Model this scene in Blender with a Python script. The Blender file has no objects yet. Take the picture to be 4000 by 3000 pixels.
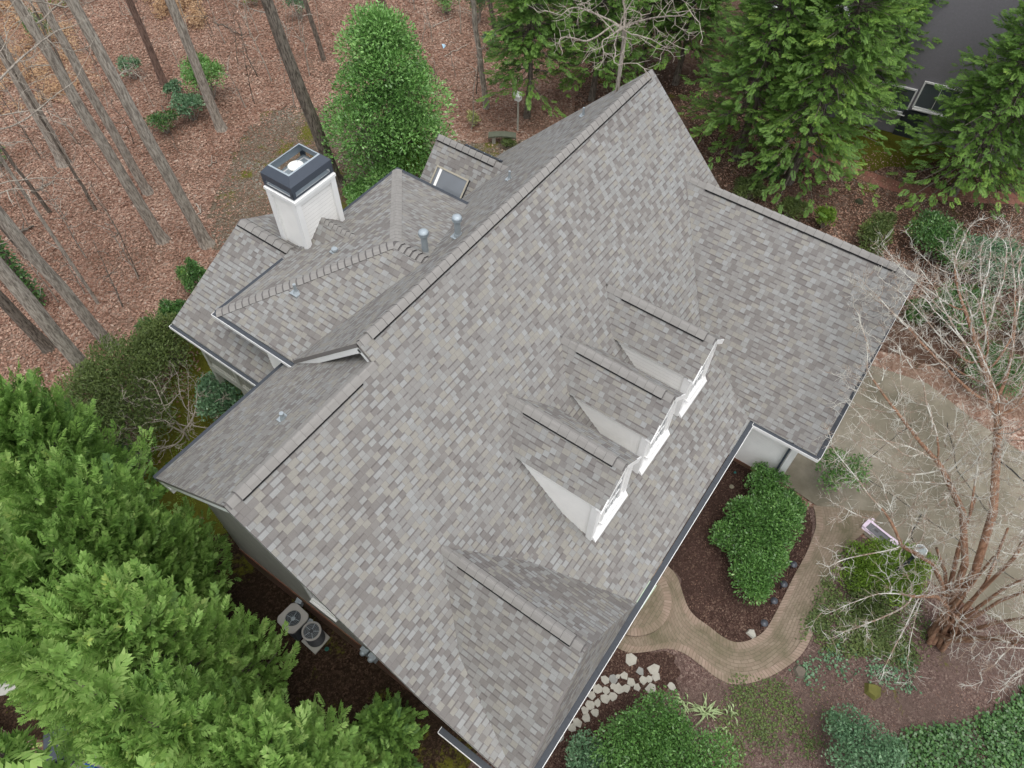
import bpy, math, random
import numpy as np
from mathutils import Vector, Matrix
random.seed(7); rng = np.random.default_rng(11)
sc = bpy.context.scene
PI = math.pi
# ------------------------------------------------------------------ camera
S = 0.906                      # one survey unit in metres
def H(u, v, z):                # house frame (u along ridge, v towards front, z) -> world metres, ground at 0
    return Vector((u*S, -v*S, (z+9.6)*S))
CAM = H(-6.640, 8.991, 13.286)
yaw, pitch, roll = math.radians(34.704), math.radians(54.450), math.radians(-0.969)
FPX = 2862.1
fwd = Vector((math.cos(yaw)*math.cos(pitch), math.sin(yaw)*math.cos(pitch), -math.sin(pitch)))
rt0 = Vector((math.sin(yaw), -math.cos(yaw), 0)); dn0 = fwd.cross(rt0)
rt = math.cos(roll)*rt0+math.sin(roll)*dn0; dn = -math.sin(roll)*rt0+math.cos(roll)*dn0
cd = bpy.data.cameras.new('camera'); cam = bpy.data.objects.new('camera', cd); sc.collection.objects.link(cam)
cd.sensor_width = 36; cd.lens = FPX/4000*36; cd.clip_end = 1000; cd.clip_start = .1
M = Matrix((rt, -dn, -fwd)).transposed().to_4x4(); M.translation = CAM
cam.matrix_world = M; sc.camera = cam
def W(px, py, z=0.0):          # where the line of sight through a photo pixel meets height z
    k = rt*((px-2000)/FPX)+dn*((py-1500)/FPX)+fwd
    return CAM+k*((z-CAM.z)/k.z)
# ------------------------------------------------------------------ light
w = bpy.data.worlds.new('World'); sc.world = w; w.use_nodes = True
nt = w.node_tree; bg = nt.nodes['Background']
sky = nt.nodes.new('ShaderNodeTexSky'); sky.sky_type = 'NISHITA'; sky.sun_disc = False
SUN_EL, SUN_AZ = math.radians(74), math.radians(242)
sky.sun_elevation = SUN_EL; sky.sun_rotation = math.radians(90)-SUN_AZ; sky.dust_density = 3
hs = nt.nodes.new('ShaderNodeHueSaturation'); hs.inputs['Saturation'].default_value = .28
nt.links.new(sky.outputs[0], hs.inputs['Color']); nt.links.new(hs.outputs[0], bg.inputs[0]); bg.inputs[1].default_value = 0.15
sl = bpy.data.lights.new('sun', 'SUN'); sl.energy = .55; sl.angle = math.radians(55); sl.color = (1, .97, .93)
so = bpy.data.objects.new('sun', sl); sc.collection.objects.link(so)
sd = Vector((math.cos(SUN_AZ)*math.cos(SUN_EL), math.sin(SUN_AZ)*math.cos(SUN_EL), math.sin(SUN_EL)))
so.rotation_euler = sd.to_track_quat('Z', 'Y').to_euler(); so.location = (0, 0, 60)
sc.view_settings.view_transform = 'Standard'; sc.view_settings.look = 'None'; sc.view_settings.exposure = 0.82; sc.view_settings.gamma = 1
# ------------------------------------------------------------------ helpers
C = sc.collection
def link(name, me, mat=None, parent=None):
    o = bpy.data.objects.new(name, me); C.objects.link(o)
    if mat is not None and me is not None and not me.materials:
        for m_ in (mat if isinstance(mat, (list, tuple)) else [mat]): me.materials.append(m_)
    if parent is not None: o.parent = parent
    return o
def tag(o, label=None, cat=None, group=None, kind=None):
    if label: o['label'] = label
    if cat: o['category'] = cat
    if group: o['group'] = group
    if kind: o['kind'] = kind
    return o
def empty(name, label, cat, group=None, loc=None):
    o = bpy.data.objects.new(name, None); C.objects.link(o); o.empty_display_size = .2
    if loc is not None: o.location = loc
    return tag(o, label, cat, group)
class MB:
    def __init__(s): s.v = []; s.f = []; s.mi = []; s.uv = []; s.hasuv = False
    def face(s, pts, mi=0, uv=None):
        n = len(s.v); s.v += [tuple(p) for p in pts]; s.f.append(tuple(range(n, n+len(pts)))); s.mi.append(mi)
        if uv: s.hasuv = True
        s.uv.append(uv or [(p[0], p[1]) for p in pts])
    def hexa(s, a, b, mi=0):    # a: 4 bottom pts ccw, b: 4 top pts
        s.face([a[3], a[2], a[1], a[0]], mi); s.face(b, mi)
        for i in range(4): j = (i+1) % 4; s.face([a[i], a[j], b[j], b[i]], mi)
    def box(s, c, sx, sy, sz, ax=None, mi=0):   # c = centre of the bottom face, ax = x axis direction
        c = Vector(c); ax = Vector(ax).normalized() if ax is not None else Vector((1, 0, 0)); up = Vector((0, 0, 1)); ay = up.cross(ax)
        q = [c+ax*(x*sx/2)+ay*(y*sy/2) for x, y in ((-1, -1), (1, -1), (1, 1), (-1, 1))]
        s.hexa(q, [p+up*sz for p in q], mi)
    def beam(s, p0, p1, wd, ht, up=(0, 0, 1), mi=0):   # rectangular bar between two points, centred
        p0, p1 = Vector(p0), Vector(p1); d = (p1-p0).normalized(); up = Vector(up); x = d.cross(up).normalized(); y = x.cross(d)
        a = [p0+x*(i*wd/2)+y*(j*ht/2) for i, j in ((-1, -1), (1, -1), (1, 1), (-1, 1))]; L = p1-p0
        b = [q+L for q in a]
        s.hexa([a[0], a[1], a[2], a[3]], [b[0], b[1], b[2], b[3]], mi)
    def cyl(s, c, r0, r1, h, n=16, axis=(0, 0, 1), mi=0, cap=True):
        c = Vector(c); ax = Vector(axis).normalized(); x = ax.orthogonal().normalized(); y = ax.cross(x)
        A = [c+x*(r0*math.cos(2*PI*i/n))+y*(r0*math.sin(2*PI*i/n)) for i in range(n)]
        B = [c+ax*h+x*(r1*math.cos(2*PI*i/n))+y*(r1*math.sin(2*PI*i/n)) for i in range(n)]
        for i in range(n): j = (i+1) % n; s.face([A[i], A[j], B[j], B[i]], mi)
        if cap: s.face(B, mi); s.face(A[::-1], mi)
    def lathe(s, c, prof, n=16, mi=0, axis=(0, 0, 1)):
        c = Vector(c); ax = Vector(axis).normalized(); x = ax.orthogonal().normalized(); y = ax.cross(x)
        R = [[c+ax*z+x*(r*math.cos(2*PI*i/n))+y*(r*math.sin(2*PI*i/n)) for i in range(n)] for r, z in prof]
        for a, b in zip(R, R[1:]):
            for i in range(n): j = (i+1) % n; s.face([a[i], a[j], b[j], b[i]], mi)
        s.face(R[-1], mi)
    def mesh(s, name='m', smooth=False, merge=True):
        me = bpy.data.meshes.new(name); me.from_pydata(s.v, [], s.f)
        me.polygons.foreach_set('material_index', s.mi)
        if s.hasuv:
            uvl = me.uv_layers.new(name='UVMap'); flat = [c for f in s.uv for p in f for c in p]
            uvl.data.foreach_set('uv', flat)
        if smooth: me.polygons.foreach_set('use_smooth', [True]*len(s.f))
        me.update(); return me
    def build(s, name, mat, parent=None, smooth=False, bevel=0):
        me = s.mesh(name, smooth)
        if smooth or bevel:
            import bmesh
            b = bmesh.new(); b.from_mesh(me); bmesh.ops.remove_doubles(b, verts=b.verts, dist=1e-5)
            bmesh.ops.recalc_face_normals(b, faces=b.faces); b.to_mesh(me); b.free()
        o = link(name, me, mat, parent)
        if bevel:
            m = o.modifiers.new('b', 'BEVEL'); m.width = bevel; m.segments = 2; m.limit_method = 'ANGLE'
        return o
# ------------------------------------------------------------------ materials
class NT:
    def __init__(s, name):
        s.m = bpy.data.materials.new(name); s.m.use_nodes = True; s.t = s.m.node_tree; s.b = s.t.nodes['Principled BSDF']
        s.b.inputs['Roughness'].default_value = .85; s.b.inputs['Specular IOR Level'].default_value = .3
    def n(s, typ, **k):
        nd = s.t.nodes.new('ShaderNode'+typ)
        for a, b in k.items():
            if a.startswith('i_'):
                key = a[2:]; key = int(key) if key.isdigit() else key
                if hasattr(b, 'is_linked') or isinstance(b, bpy.types.NodeSocket): s.t.links.new(b, nd.inputs[key])
                else: nd.inputs[key].default_value = b
            else: setattr(nd, a, b)
        return nd
    def L(s, a, b): s.t.links.new(a, b)
    def math(s, op, a, b=0.0, c=0.0):
        nd = s.t.nodes.new('ShaderNodeMath'); nd.operation = op
        for i, x in enumerate((a, b, c)):
            if isinstance(x, bpy.types.NodeSocket): s.L(x, nd.inputs[i])
            else: nd.inputs[i].default_value = x
        return nd.outputs[0]
    def ramp(s, fac, stops, interp='LINEAR'):
        nd = s.t.nodes.new('ShaderNodeValToRGB'); cr = nd.color_ramp; cr.interpolation = interp
        while len(cr.elements) < len(stops): cr.elements.new(.5)
        for e, (p, c) in zip(cr.elements, stops): e.position = p; e.color = (*c, 1) if len(c) == 3 else c
        s.L(fac, nd.inputs[0]); return nd.outputs[0]
    def mix(s, fac, a, b, blend='MIX'):
        nd = s.t.nodes.new('ShaderNodeMix'); nd.data_type = 'RGBA'; nd.blend_type = blend
        for i, x in ((0, fac), (6, a), (7, b)):
            if isinstance(x, bpy.types.NodeSocket): s.L(x, nd.inputs[i])
            elif i == 0: nd.inputs[0].default_value = x
            else: nd.inputs[i].default_value = (*x, 1)
        return nd.outputs[2]
    def noise(s, vec, scale, detail=4, rough=.6, out=0):
        nd = s.n('TexNoise'); nd.inputs['Scale'].default_value = scale; nd.inputs['Detail'].default_value = detail; nd.inputs['Roughness'].default_value = rough
        if vec is not None: s.L(vec, nd.inputs['Vector'])
        return nd.outputs[out]
    def bump(s, h, strength=.5, dist=.01):
        nd = s.n('Bump'); nd.inputs['Strength'].default_value = strength; nd.inputs['Distance'].default_value = dist
        s.L(h, nd.inputs['Height']); s.L(nd.outputs[0], s.b.inputs['Normal'])
    def col(s, c):
        if isinstance(c, bpy.types.NodeSocket): s.L(c, s.b.inputs['Base Color'])
        else: s.b.inputs['Base Color'].default_value = (*c, 1)
    def obj(s): return s.n('TexCoord').outputs['Object']
def plain(name, c, rough=.7, metal=0, var=.12, scale=6, spec=.3):
    k = NT(name); g = k.n('NewGeometry').outputs['Position']
    nz = k.noise(g, scale, 5); f = k.math('MULTIPLY_ADD', nz, var*2, 1-var)
    k.b.inputs['Roughness'].default_value = rough; k.b.inputs['Metallic'].default_value = metal; k.b.inputs['Specular IOR Level'].default_value = spec
    mx = k.n('Mix', data_type='RGBA', blend_type='MULTIPLY'); mx.inputs[0].default_value = 1; mx.inputs[6].default_value = (*c, 1)
    cc = k.n('CombineColor'); [k.L(f, cc.inputs[i]) for i in range(3)]; k.L(cc.outputs[0], mx.inputs[7]); k.col(mx.outputs[2])
    return k.m
def shingle_mat():
    k = NT('architectural_shingles'); uv = k.n('UVMap', uv_map='UVMap').outputs[0]
    sp = k.n('SeparateXYZ'); k.L(uv, sp.inputs[0]); U, V = sp.outputs[0], sp.outputs[1]
    E = .1429
    r = k.math('DIVIDE', V, E); row = k.math('FLOOR', r); fr = k.math('SUBTRACT', r, row)      # fr 0 = butt edge, 1 = top of exposure
    def wn(x, o=0.0):
        n_ = k.n('TexWhiteNoise', noise_dimensions='1D'); k.L(k.math('ADD', x, o), n_.inputs['W']); return n_.outputs[0]
    off = k.math('MULTIPLY', wn(row), 40.0)
    x = k.math('ADD', k.math('DIVIDE', U, .172), off)
    vo = k.n('TexVoronoi', voronoi_dimensions='1D', feature='F1'); vo.inputs['Scale'].default_value = 1; vo.inputs['Randomness'].default_value = .75
    k.L(x, vo.inputs['W']); cell = vo.outputs['Color']
    sc_ = k.n('SeparateColor'); k.L(cell, sc_.inputs[0]); a, b, c = sc_.outputs
    ve = k.n('TexVoronoi', voronoi_dimensions='1D', feature='DISTANCE_TO_EDGE'); ve.inputs['Scale'].default_value = 1; ve.inputs['Randomness'].default_value = .75
    k.L(x, ve.inputs['W']); ed = ve.outputs['Distance']
    base = k.ramp(a, [(0, (0.175, 0.164, 0.154)), (0.16, (0.185, 0.174, 0.164)), (0.18, (0.221, 0.214, 0.201)), (0.42, (0.236, 0.23, 0.218)), (0.44, (0.253, 0.241, 0.213)), (0.6, (0.259, 0.249, 0.221)), (0.62, (0.244, 0.244, 0.234)), (0.84, (0.263, 0.266, 0.255)), (0.86, (0.283, 0.287, 0.279)), (1, (0.271, 0.275, 0.265))])
    P = k.n('NewGeometry').outputs['Position']
    big = k.noise(P, .55, 3); base = k.mix(k.math('MULTIPLY', k.math('SUBTRACT', big, .38), .7), base, (.25, .234, .205), 'MIX')
    gr = k.noise(P, 95, 2, .8); gm = k.math('MULTIPLY_ADD', gr, .55, .72)
    mp = k.noise(P, 4.5, 4, .7); gm = k.math('MULTIPLY', gm, k.math('MULTIPLY_ADD', mp, .30, .85))
    mx = k.n('Mix', data_type='RGBA', blend_type='MULTIPLY'); mx.inputs[0].default_value = 1; k.L(base, mx.inputs[6])
    cc = k.n('CombineColor'); [k.L(gm, cc.inputs[i]) for i in range(3)]; k.L(cc.outputs[0], mx.inputs[7])
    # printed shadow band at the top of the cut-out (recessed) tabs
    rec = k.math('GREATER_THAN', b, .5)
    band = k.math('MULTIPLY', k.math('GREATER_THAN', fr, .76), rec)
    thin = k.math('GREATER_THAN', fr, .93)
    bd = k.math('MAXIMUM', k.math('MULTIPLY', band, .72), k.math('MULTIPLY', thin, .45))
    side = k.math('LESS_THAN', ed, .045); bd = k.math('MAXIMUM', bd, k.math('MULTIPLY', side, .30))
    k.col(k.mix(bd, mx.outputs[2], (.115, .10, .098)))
    hgt = k.math('ADD', k.math('MULTIPLY', k.math('SUBTRACT', 1.0, fr), .8), k.math('MULTIPLY', k.math('SUBTRACT', 1.0, rec), .7))
    hgt = k.math('ADD', hgt, k.math('MULTIPLY', gr, .25))
    k.bump(hgt, .35, .008); k.b.inputs['Roughness'].default_value = .95; k.b.inputs['Specular IOR Level'].default_value = .15
    return k.m
def cap_mat():
    k = NT('cap_shingles'); P = k.n('NewGeometry').outputs['Position']; ri = k.n('NewGeometry').outputs['Random Per Island']
    gr = k.noise(P, 95, 2, .8); base = k.ramp(ri, [(0, (.24, .232, .216)), (.5, (.268, .26, .243)), (1, (.295, .287, .268))])
    base = k.mix(k.math('MULTIPLY', k.noise(P, 3.0, 4), .4), base, (.24, .23, .21))
    k.col(k.mix(k.math('MULTIPLY', gr, .35), base, (.22, .20, .19))); k.bump(gr, .5, .004); k.b.inputs['Roughness'].default_value = .95
    return k.m
M_SH = shingle_mat(); M_CAP = cap_mat()
M_WHITE = plain('white_painted_siding', (.86, .85, .815), .55, var=.08, scale=3)
M_TRIM = plain('white_trim', (.85, .85, .83), .45, var=.05, scale=3)
M_GREYW = plain('grey_siding', (.40, .39, .36), .7, var=.2, scale=3)
M_BLACK = plain('black_metal', (.028, .034, .042), .45, var=.2, spec=.5)
M_SLATE = plain('slate_blue_metal', (.05, .062, .082), .5, var=.12, spec=.5)
M_STEEL = plain('galvanised_steel', (.36, .41, .44), .5, .25, var=.15)
M_PIPE = plain('painted_vent_grey', (.33, .37, .39), .5, .2, var=.18, scale=12)
M_EDGE_S = plain('shingle_edge', (.20, .185, .175), .9)
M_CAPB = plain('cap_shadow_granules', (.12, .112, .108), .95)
M_LAP_SHADE = plain('lap_shade', (.42, .41, .39), .9)  # shade under each board's lip, painted on as a grey strip
M_DARK = plain('dark_gap', (.012, .012, .012), .9)
M_GUT = plain('gutter_screen', (.055, .062, .072), .6, var=.25, scale=15)
def brick_mat(name, c1, c2, mort, sx=.2, sy=.07, uv=False):
    k = NT(name); bt = k.n('TexBrick'); bt.inputs['Scale'].default_value = 1; bt.inputs['Brick Width'].default_value = sx; bt.inputs['Row Height'].default_value = sy
    bt.inputs['Mortar Size'].default_value = .008; bt.inputs['Color1'].default_value = (*c1, 1); bt.inputs['Color2'].default_value = (*c2, 1); bt.inputs['Mortar'].default_value = (*mort, 1)
    bt.inputs['Mortar Smooth'].default_value = .3
    P = k.n('NewGeometry').outputs['Position']
    if uv: k.L(k.n('UVMap', uv_map='UVMap').outputs[0], bt.inputs['Vector'])
    else:
        sp = k.n('SeparateXYZ'); k.L(P, sp.inputs[0]); cb = k.n('CombineXYZ'); k.L(k.math('ADD', sp.outputs[0], sp.outputs[1]), cb.inputs[0]); k.L(sp.outputs[2], cb.inputs[1]); k.L(cb.outputs[0], bt.inputs['Vector'])
    st = k.noise(P, 1.1, 5, .65); c = k.mix(k.ramp(st, [(.45, (0, 0, 0)), (.68, (.75, .75, .75))]), bt.outputs[0], (.085, .085, .04))
    st2 = k.noise(P, 7, 4, .7); c = k.mix(k.math('MULTIPLY', st2, .35), c, mort)
    k.col(c); k.bump(k.math('ADD', k.math('SUBTRACT', 1.0, bt.outputs['Fac']), k.math('MULTIPLY', st2, .5)), .6, .008); k.b.inputs['Roughness'].default_value = .95
    return k.m
M_BRICK = brick_mat('red_brick', (.17, .062, .038), (.24, .09, .055), (.20, .16, .12))
M_PATH = brick_mat('path_brick', (.215, .165, .12), (.265, .21, .155), (.15, .122, .085), .2, .1, True)
M_EDGE = brick_mat('edging_brick', (.27, .20, .15), (.325, .245, .19), (.16, .125, .09), .1, .5, True)
M_PAVER = brick_mat('red_paver', (.30, .125, .09), (.37, .17, .125), (.07, .05, .035), .4, .4, True)
def concrete():
    k = NT('stained_concrete'); P = k.n('NewGeometry').outputs['Position']
    a = k.noise(P, .35, 6, .65); b = k.noise(P, 2.2, 6, .7); c = k.noise(P, 60, 2, .7)
    col = k.ramp(a, [(.36, (.085, .073, .042)), (.5, (.175, .152, .105)), (.62, (.25, .222, .165))])
    col = k.mix(k.ramp(b, [(.45, (0, 0, 0)), (.7, (.6, .6, .6))]), col, (.10, .092, .055))
    col = k.mix(k.math('MULTIPLY', c, .3), col, (.33, .31, .27)); k.col(col); k.bump(c, .3, .004); k.b.inputs['Roughness'].default_value = .9
    return k.m
M_CONC = concrete()
M_PADC = plain('light_concrete', (.42, .41, .37), .9, var=.15, scale=10)
def litter(name, ramp, moss=0.0, soil=(.10, .06, .045), scale=11):
    k = NT(name); P = k.n('NewGeometry').outputs['Position']
    wv = k.n('VectorMath', operation='MULTIPLY_ADD'); nz = k.noise(P, 6, 3, .6, 1); k.L(nz, wv.inputs[0]); wv.inputs[1].default_value = (.09, .09, 0); k.L(P, wv.inputs[2])
    sm = k.n('VectorMath', operation='MULTIPLY'); k.L(wv.outputs[0], sm.inputs[0]); sm.inputs[1].default_value = (1, 1, .1)
    v = k.n('TexVoronoi', feature='F1'); v.inputs['Scale'].default_value = scale; k.L(sm.outputs[0], v.inputs['Vector'])
    s2 = k.n('SeparateColor'); k.L(v.outputs['Color'], s2.inputs[0])
    col = k.ramp(s2.outputs[0], ramp)
    v2 = k.n('TexVoronoi', feature='F1'); v2.inputs['Scale'].default_value = scale*2.3; k.L(sm.outputs[0], v2.inputs['Vector'])
    s3 = k.n('SeparateColor'); k.L(v2.outputs['Color'], s3.inputs[0]); col = k.mix(k.math('MULTIPLY', k.math('GREATER_THAN', s3.outputs[1], .55), .6), col, k.ramp(s3.outputs[0], ramp))
    d = k.noise(P, .35, 5, .7); col = k.mix(k.ramp(d, [(.40, (0, 0, 0)), (.62, (.75, .75, .75))]), col, soil)
    if moss:
        mn = k.noise(P, .6, 6, .72); fine = k.noise(P, 14, 3, .7)
        f = k.ramp(k.math('ADD', mn, k.math('MULTIPLY', fine, .25)), [(.78-moss, (0, 0, 0)), (.86-moss, (.9, .9, .9))])
        col = k.mix(f, col, k.mix(fine, (.085, .10, .012), (.16, .15, .02)))
    k.col(col); k.bump(k.math('ADD', v.outputs['Distance'], s3.outputs[0]), .9, .03); k.b.inputs['Roughness'].default_value = 1; k.b.inputs['Specular IOR Level'].default_value = .1
    return k.m
RAMP = [(0, (.125, .055, .035)), (.2, (.20, .095, .062)), (.45, (.29, .155, .11)), (.7, (.37, .23, .17)), (.9, (.47, .33, .25)), (1, (.60, .48, .40))]
RAMP = [(p, (c[0]*.94+.012, c[1]*.99+.014, c[2]*1.0+.013)) for p, c in RAMP]
M_LIT = litter('leaf_litter', RAMP, 0, (.15, .10, .07))
M_LITM = litter('mossy_litter', [(p, (c[0]*.58, c[1]*.72, c[2]*.72)) for p, c in RAMP], .12, (.14, .105, .07), 16)
M_MULCH = litter('dark_mulch', [(0, (.035, .019, .014)), (.5, (.075, .042, .033)), (.85, (.13, .08, .062)), (1, (.27, .19, .14))], 0, (.05, .03, .024), 26)
M_MULCHL = litter('faded_mulch', [(0, (.075, .045, .038)), (.5, (.15, .095, .08)), (.85, (.22, .155, .13)), (1, (.33, .25, .2))], 0.04, (.12, .085, .07), 22)
M_MOSS = litter('moss_lawn', [(0, (.05, .045, .015)), (.5, (.09, .085, .02)), (1, (.15, .12, .05))], .42, (.06, .045, .02), 24)
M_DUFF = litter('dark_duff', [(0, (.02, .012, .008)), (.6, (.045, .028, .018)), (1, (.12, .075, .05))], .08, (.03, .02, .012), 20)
def bark(name, c1, c2, lichen=None, lf=.5, sc_=(9, 9, 1.6)):
    k = NT(name); P = k.n('NewGeometry').outputs['Position']
    s_ = k.n('VectorMath', operation='MULTIPLY'); k.L(P, s_.inputs[0]); s_.inputs[1].default_value = sc_
    n1 = k.noise(s_.outputs[0], 2.2, 6, .7); n0 = k.noise(P, 1.3, 4, .6); col = k.mix(k.ramp(n1, [(.40, (0, 0, 0)), (.58, (1, 1, 1))]), c1, c2); col = k.mix(k.math('MULTIPLY', n0, .5), col, tuple((x+y)/2.6 for x, y in zip(c1, c2)))
    if lichen:
        n2 = k.noise(P, 3.2, 5, .75); col = k.mix(k.ramp(n2, [(lf-.06, (0, 0, 0)), (lf+.05, (.9, .9, .9))]), col, lichen)
    k.col(col); k.bump(n1, .9, .03); k.b.inputs['Roughness'].default_value = .95
    return k.m
M_BARK = bark('grey_bark', (.15, .125, .103), (.50, .45, .38))
M_BARKD = bark('dark_bark', (.045, .035, .028), (.25, .215, .175))
M_BARKP = bark('pine_bark', (.09, .055, .042), (.25, .165, .13))
M_TWIG = bark('pale_twig', (.30, .25, .20), (.50, .46, .39))
M_MYRT = bark('cinnamon_bark', (.15, .072, .042), (.36, .215, .135), (.30, .25, .20), .66, (6, 6, 1))
M_MTWIG = bark('lichen_twig', (.27, .18, .13), (.38, .29, .22), (.66, .66, .59), .50, (12, 12, 12))
def leafmat(name, stops, trans=.25, rough=.55, spec=.35):
    k = NT(name); at = k.n('Attribute', attribute_name='tint').outputs['Fac']; ri = k.n('NewGeometry').outputs['Random Per Island']
    f = k.math('ADD', k.math('MULTIPLY', at, .7), k.math('MULTIPLY', ri, .3)); col = k.ramp(f, stops); k.col(col)
    k.b.inputs['Roughness'].default_value = rough; k.b.inputs['Specular IOR Level'].default_value = spec
    tr = k.n('BsdfTranslucent'); k.L(col, tr.inputs[0]); ms = k.n('MixShader'); ms.inputs[0].default_value = trans
    k.L(k.b.outputs[0], ms.inputs[1]); k.L(tr.outputs[0], ms.inputs[2]); k.L(ms.outputs[0], k.t.nodes['Material Output'].inputs[0])
    return k.m
M_LEY = leafmat('cypress_leaf', [(0, (.05, .12, .03)), (.3, (.145, .275, .055)), (.55, (.25, .43, .095)), (.8, (.39, .56, .17)), (1, (.54, .64, .16))], .3)
M_HEM = leafmat('hemlock_leaf', [(0, (.04, .085, .02)), (.4, (.095, .19, .035)), (.75, (.18, .32, .06)), (1, (.33, .44, .08))], .3)
M_HOL = leafmat('holly_leaf', [(0, (.05, .12, .03)), (.35, (.12, .27, .06)), (.65, (.21, .41, .11)), (.88, (.36, .55, .20)), (1, (.48, .58, .18))], .15, .35, .5)
M_HOL2 = leafmat('garden_holly_leaf', [(0, (.035, .085, .022)), (.4, (.085, .195, .045)), (.75, (.165, .33, .08)), (.93, (.30, .46, .13)), (1, (.50, .52, .16))], .15, .35, .5)
M_SHR = leafmat('shrub_leaf', [(0, (0.032, 0.084, 0.022)), (0.5, (0.072, 0.168, 0.044)), (0.85, (0.136, 0.266, 0.066)), (1, (0.32, 0.42, 0.088))], .15, .35, .5)
M_BLUE = leafmat('blue_green_leaf', [(0, (0.058, 0.131, 0.067)), (0.5, (0.117, 0.231, 0.114)), (1, (0.247, 0.388, 0.209))], .15, .4, .5)
M_YEL = leafmat('lime_leaf', [(0, (.09, .17, .02)), (.5, (.17, .29, .035)), (1, (.30, .42, .06))], .3)
M_OLI = leafmat('olive_leaf', [(0, (0.049, 0.081, 0.024)), (0.5, (0.105, 0.149, 0.042)), (1, (0.196, 0.257, 0.072))], .2)
M_VARI = leafmat('variegated_leaf', [(0, (.14, .22, .05)), (.5, (.38, .42, .15)), (1, (.6, .6, .3))], .2)
M_DRY = leafmat('dry_leaf', [(0, (.13, .065, .04)), (.3, (.25, .135, .092)), (.6, (.38, .235, .17)), (.85, (.51, .36, .27)), (1, (.60, .48, .39))], .1, .8, .2)
M_BEECH = leafmat('pale_dry_leaf', [(0, (.36, .21, .11)), (.5, (.50, .33, .19)), (1, (.63, .47, .31))], .25, .8, .2)
M_GLASS = NT('window_glass'); M_GLASS.col((.10, .12, .13)); M_GLASS.b.inputs['Roughness'].default_value = .06; M_GLASS.b.inputs['Specular IOR Level'].default_value = .8; M_GLASS = M_GLASS.m
#@@HOUSE
# ------------------------------------------------------------------ house
s1, s2 = .9844, .4527; V2 = .418; U0 = -4.547; Vb = 5.199; Ve = 7.977; RB = .7888; Vbe = -3.574; UR = 14.0
def zf(v): return -s1*v if v < Vb else -s1*Vb-s2*(v-Vb)
zr2 = zf(V2); zb = zf(Vb); ze = zf(Ve); zbe = zr2-RB*(V2-Vbe)
def roof(name, pts, parent, th=.10, mats=None, label=None):
    P = [H(*p) for p in pts]
    n = Vector((0, 0, 0))
    for i in range(len(P)): n += (P[i]-P[0]).cross(P[(i+1) % len(P)]-P[0])
    n.normalize()
    if n.z < 0: P = P[::-1]; n = -n
    e = Vector((0, 0, 1)).cross(n)
    e = e.normalized() if e.length > 1e-4 else Vector((1, 0, 0)); s = n.cross(e)
    b = MB(); lo = [p-n*th for p in P]
    b.face(P, 0, [(p.dot(e), p.dot(s)) for p in P]); b.face(lo[::-1], 1, [(0, 0)]*len(P))
    for i in range(len(P)): j = (i+1) % len(P); b.face([P[i], lo[i], lo[j], P[j]], 2, [(0, 0)]*4)
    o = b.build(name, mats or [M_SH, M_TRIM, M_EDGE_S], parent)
    if label: o['label'] = label
    return o
def clip(poly, a, lo, keep_above=True):
    out = []
    for i in range(len(poly)):
        p, q = poly[i], poly[(i+1) % len(poly)]; dp = (p[a]-lo)*(1 if keep_above else -1); dq = (q[a]-lo)*(1 if keep_above else -1)
        if dp >= 0: out.append(p)
        if dp*dq < 0: out.append(p.lerp(q, dp/(dp-dq)))
    return out
def siding(b, P, n, step=.125, out=.014, mi=0):     # lap boards filling a convex upright polygon (world points)
    P = [Vector(p) for p in P]; n = Vector(n).normalized()
    z0 = min(p.z for p in P); z1 = max(p.z for p in P); k = 0
    fn = (P[1]-P[0]).cross(P[2]-P[0])
    if fn.dot(n) < 0: P = P[::-1]
    z = z0
    while z < z1-.004:
        q = clip(clip(P, 2, z), 2, min(z+step, z1), False)
        if len(q) >= 3:
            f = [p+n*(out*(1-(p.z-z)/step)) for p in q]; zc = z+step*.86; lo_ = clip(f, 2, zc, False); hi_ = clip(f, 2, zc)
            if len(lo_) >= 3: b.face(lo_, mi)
            if len(hi_) >= 3: b.face(hi_, 1)  # top of the board in the painted shade colour
            bot = [p for p in f if abs(p.z-z) < 1e-4]
            if len(bot) >= 2:
                a, c = bot[0], bot[-1]; b.face([a, c, c-n*out, a-n*out], mi)
        z += step
def rect(u0, u1, v0, v1, z0, z1):
    if u0 == u1: return [H(u0, v0, z0), H(u0, v1, z0), H(u0, v1, z1), H(u0, v0, z1)]
    return [H(u0, v0, z0), H(u1, v0, z0), H(u1, v0, z1), H(u0, v0, z1)]
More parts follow.
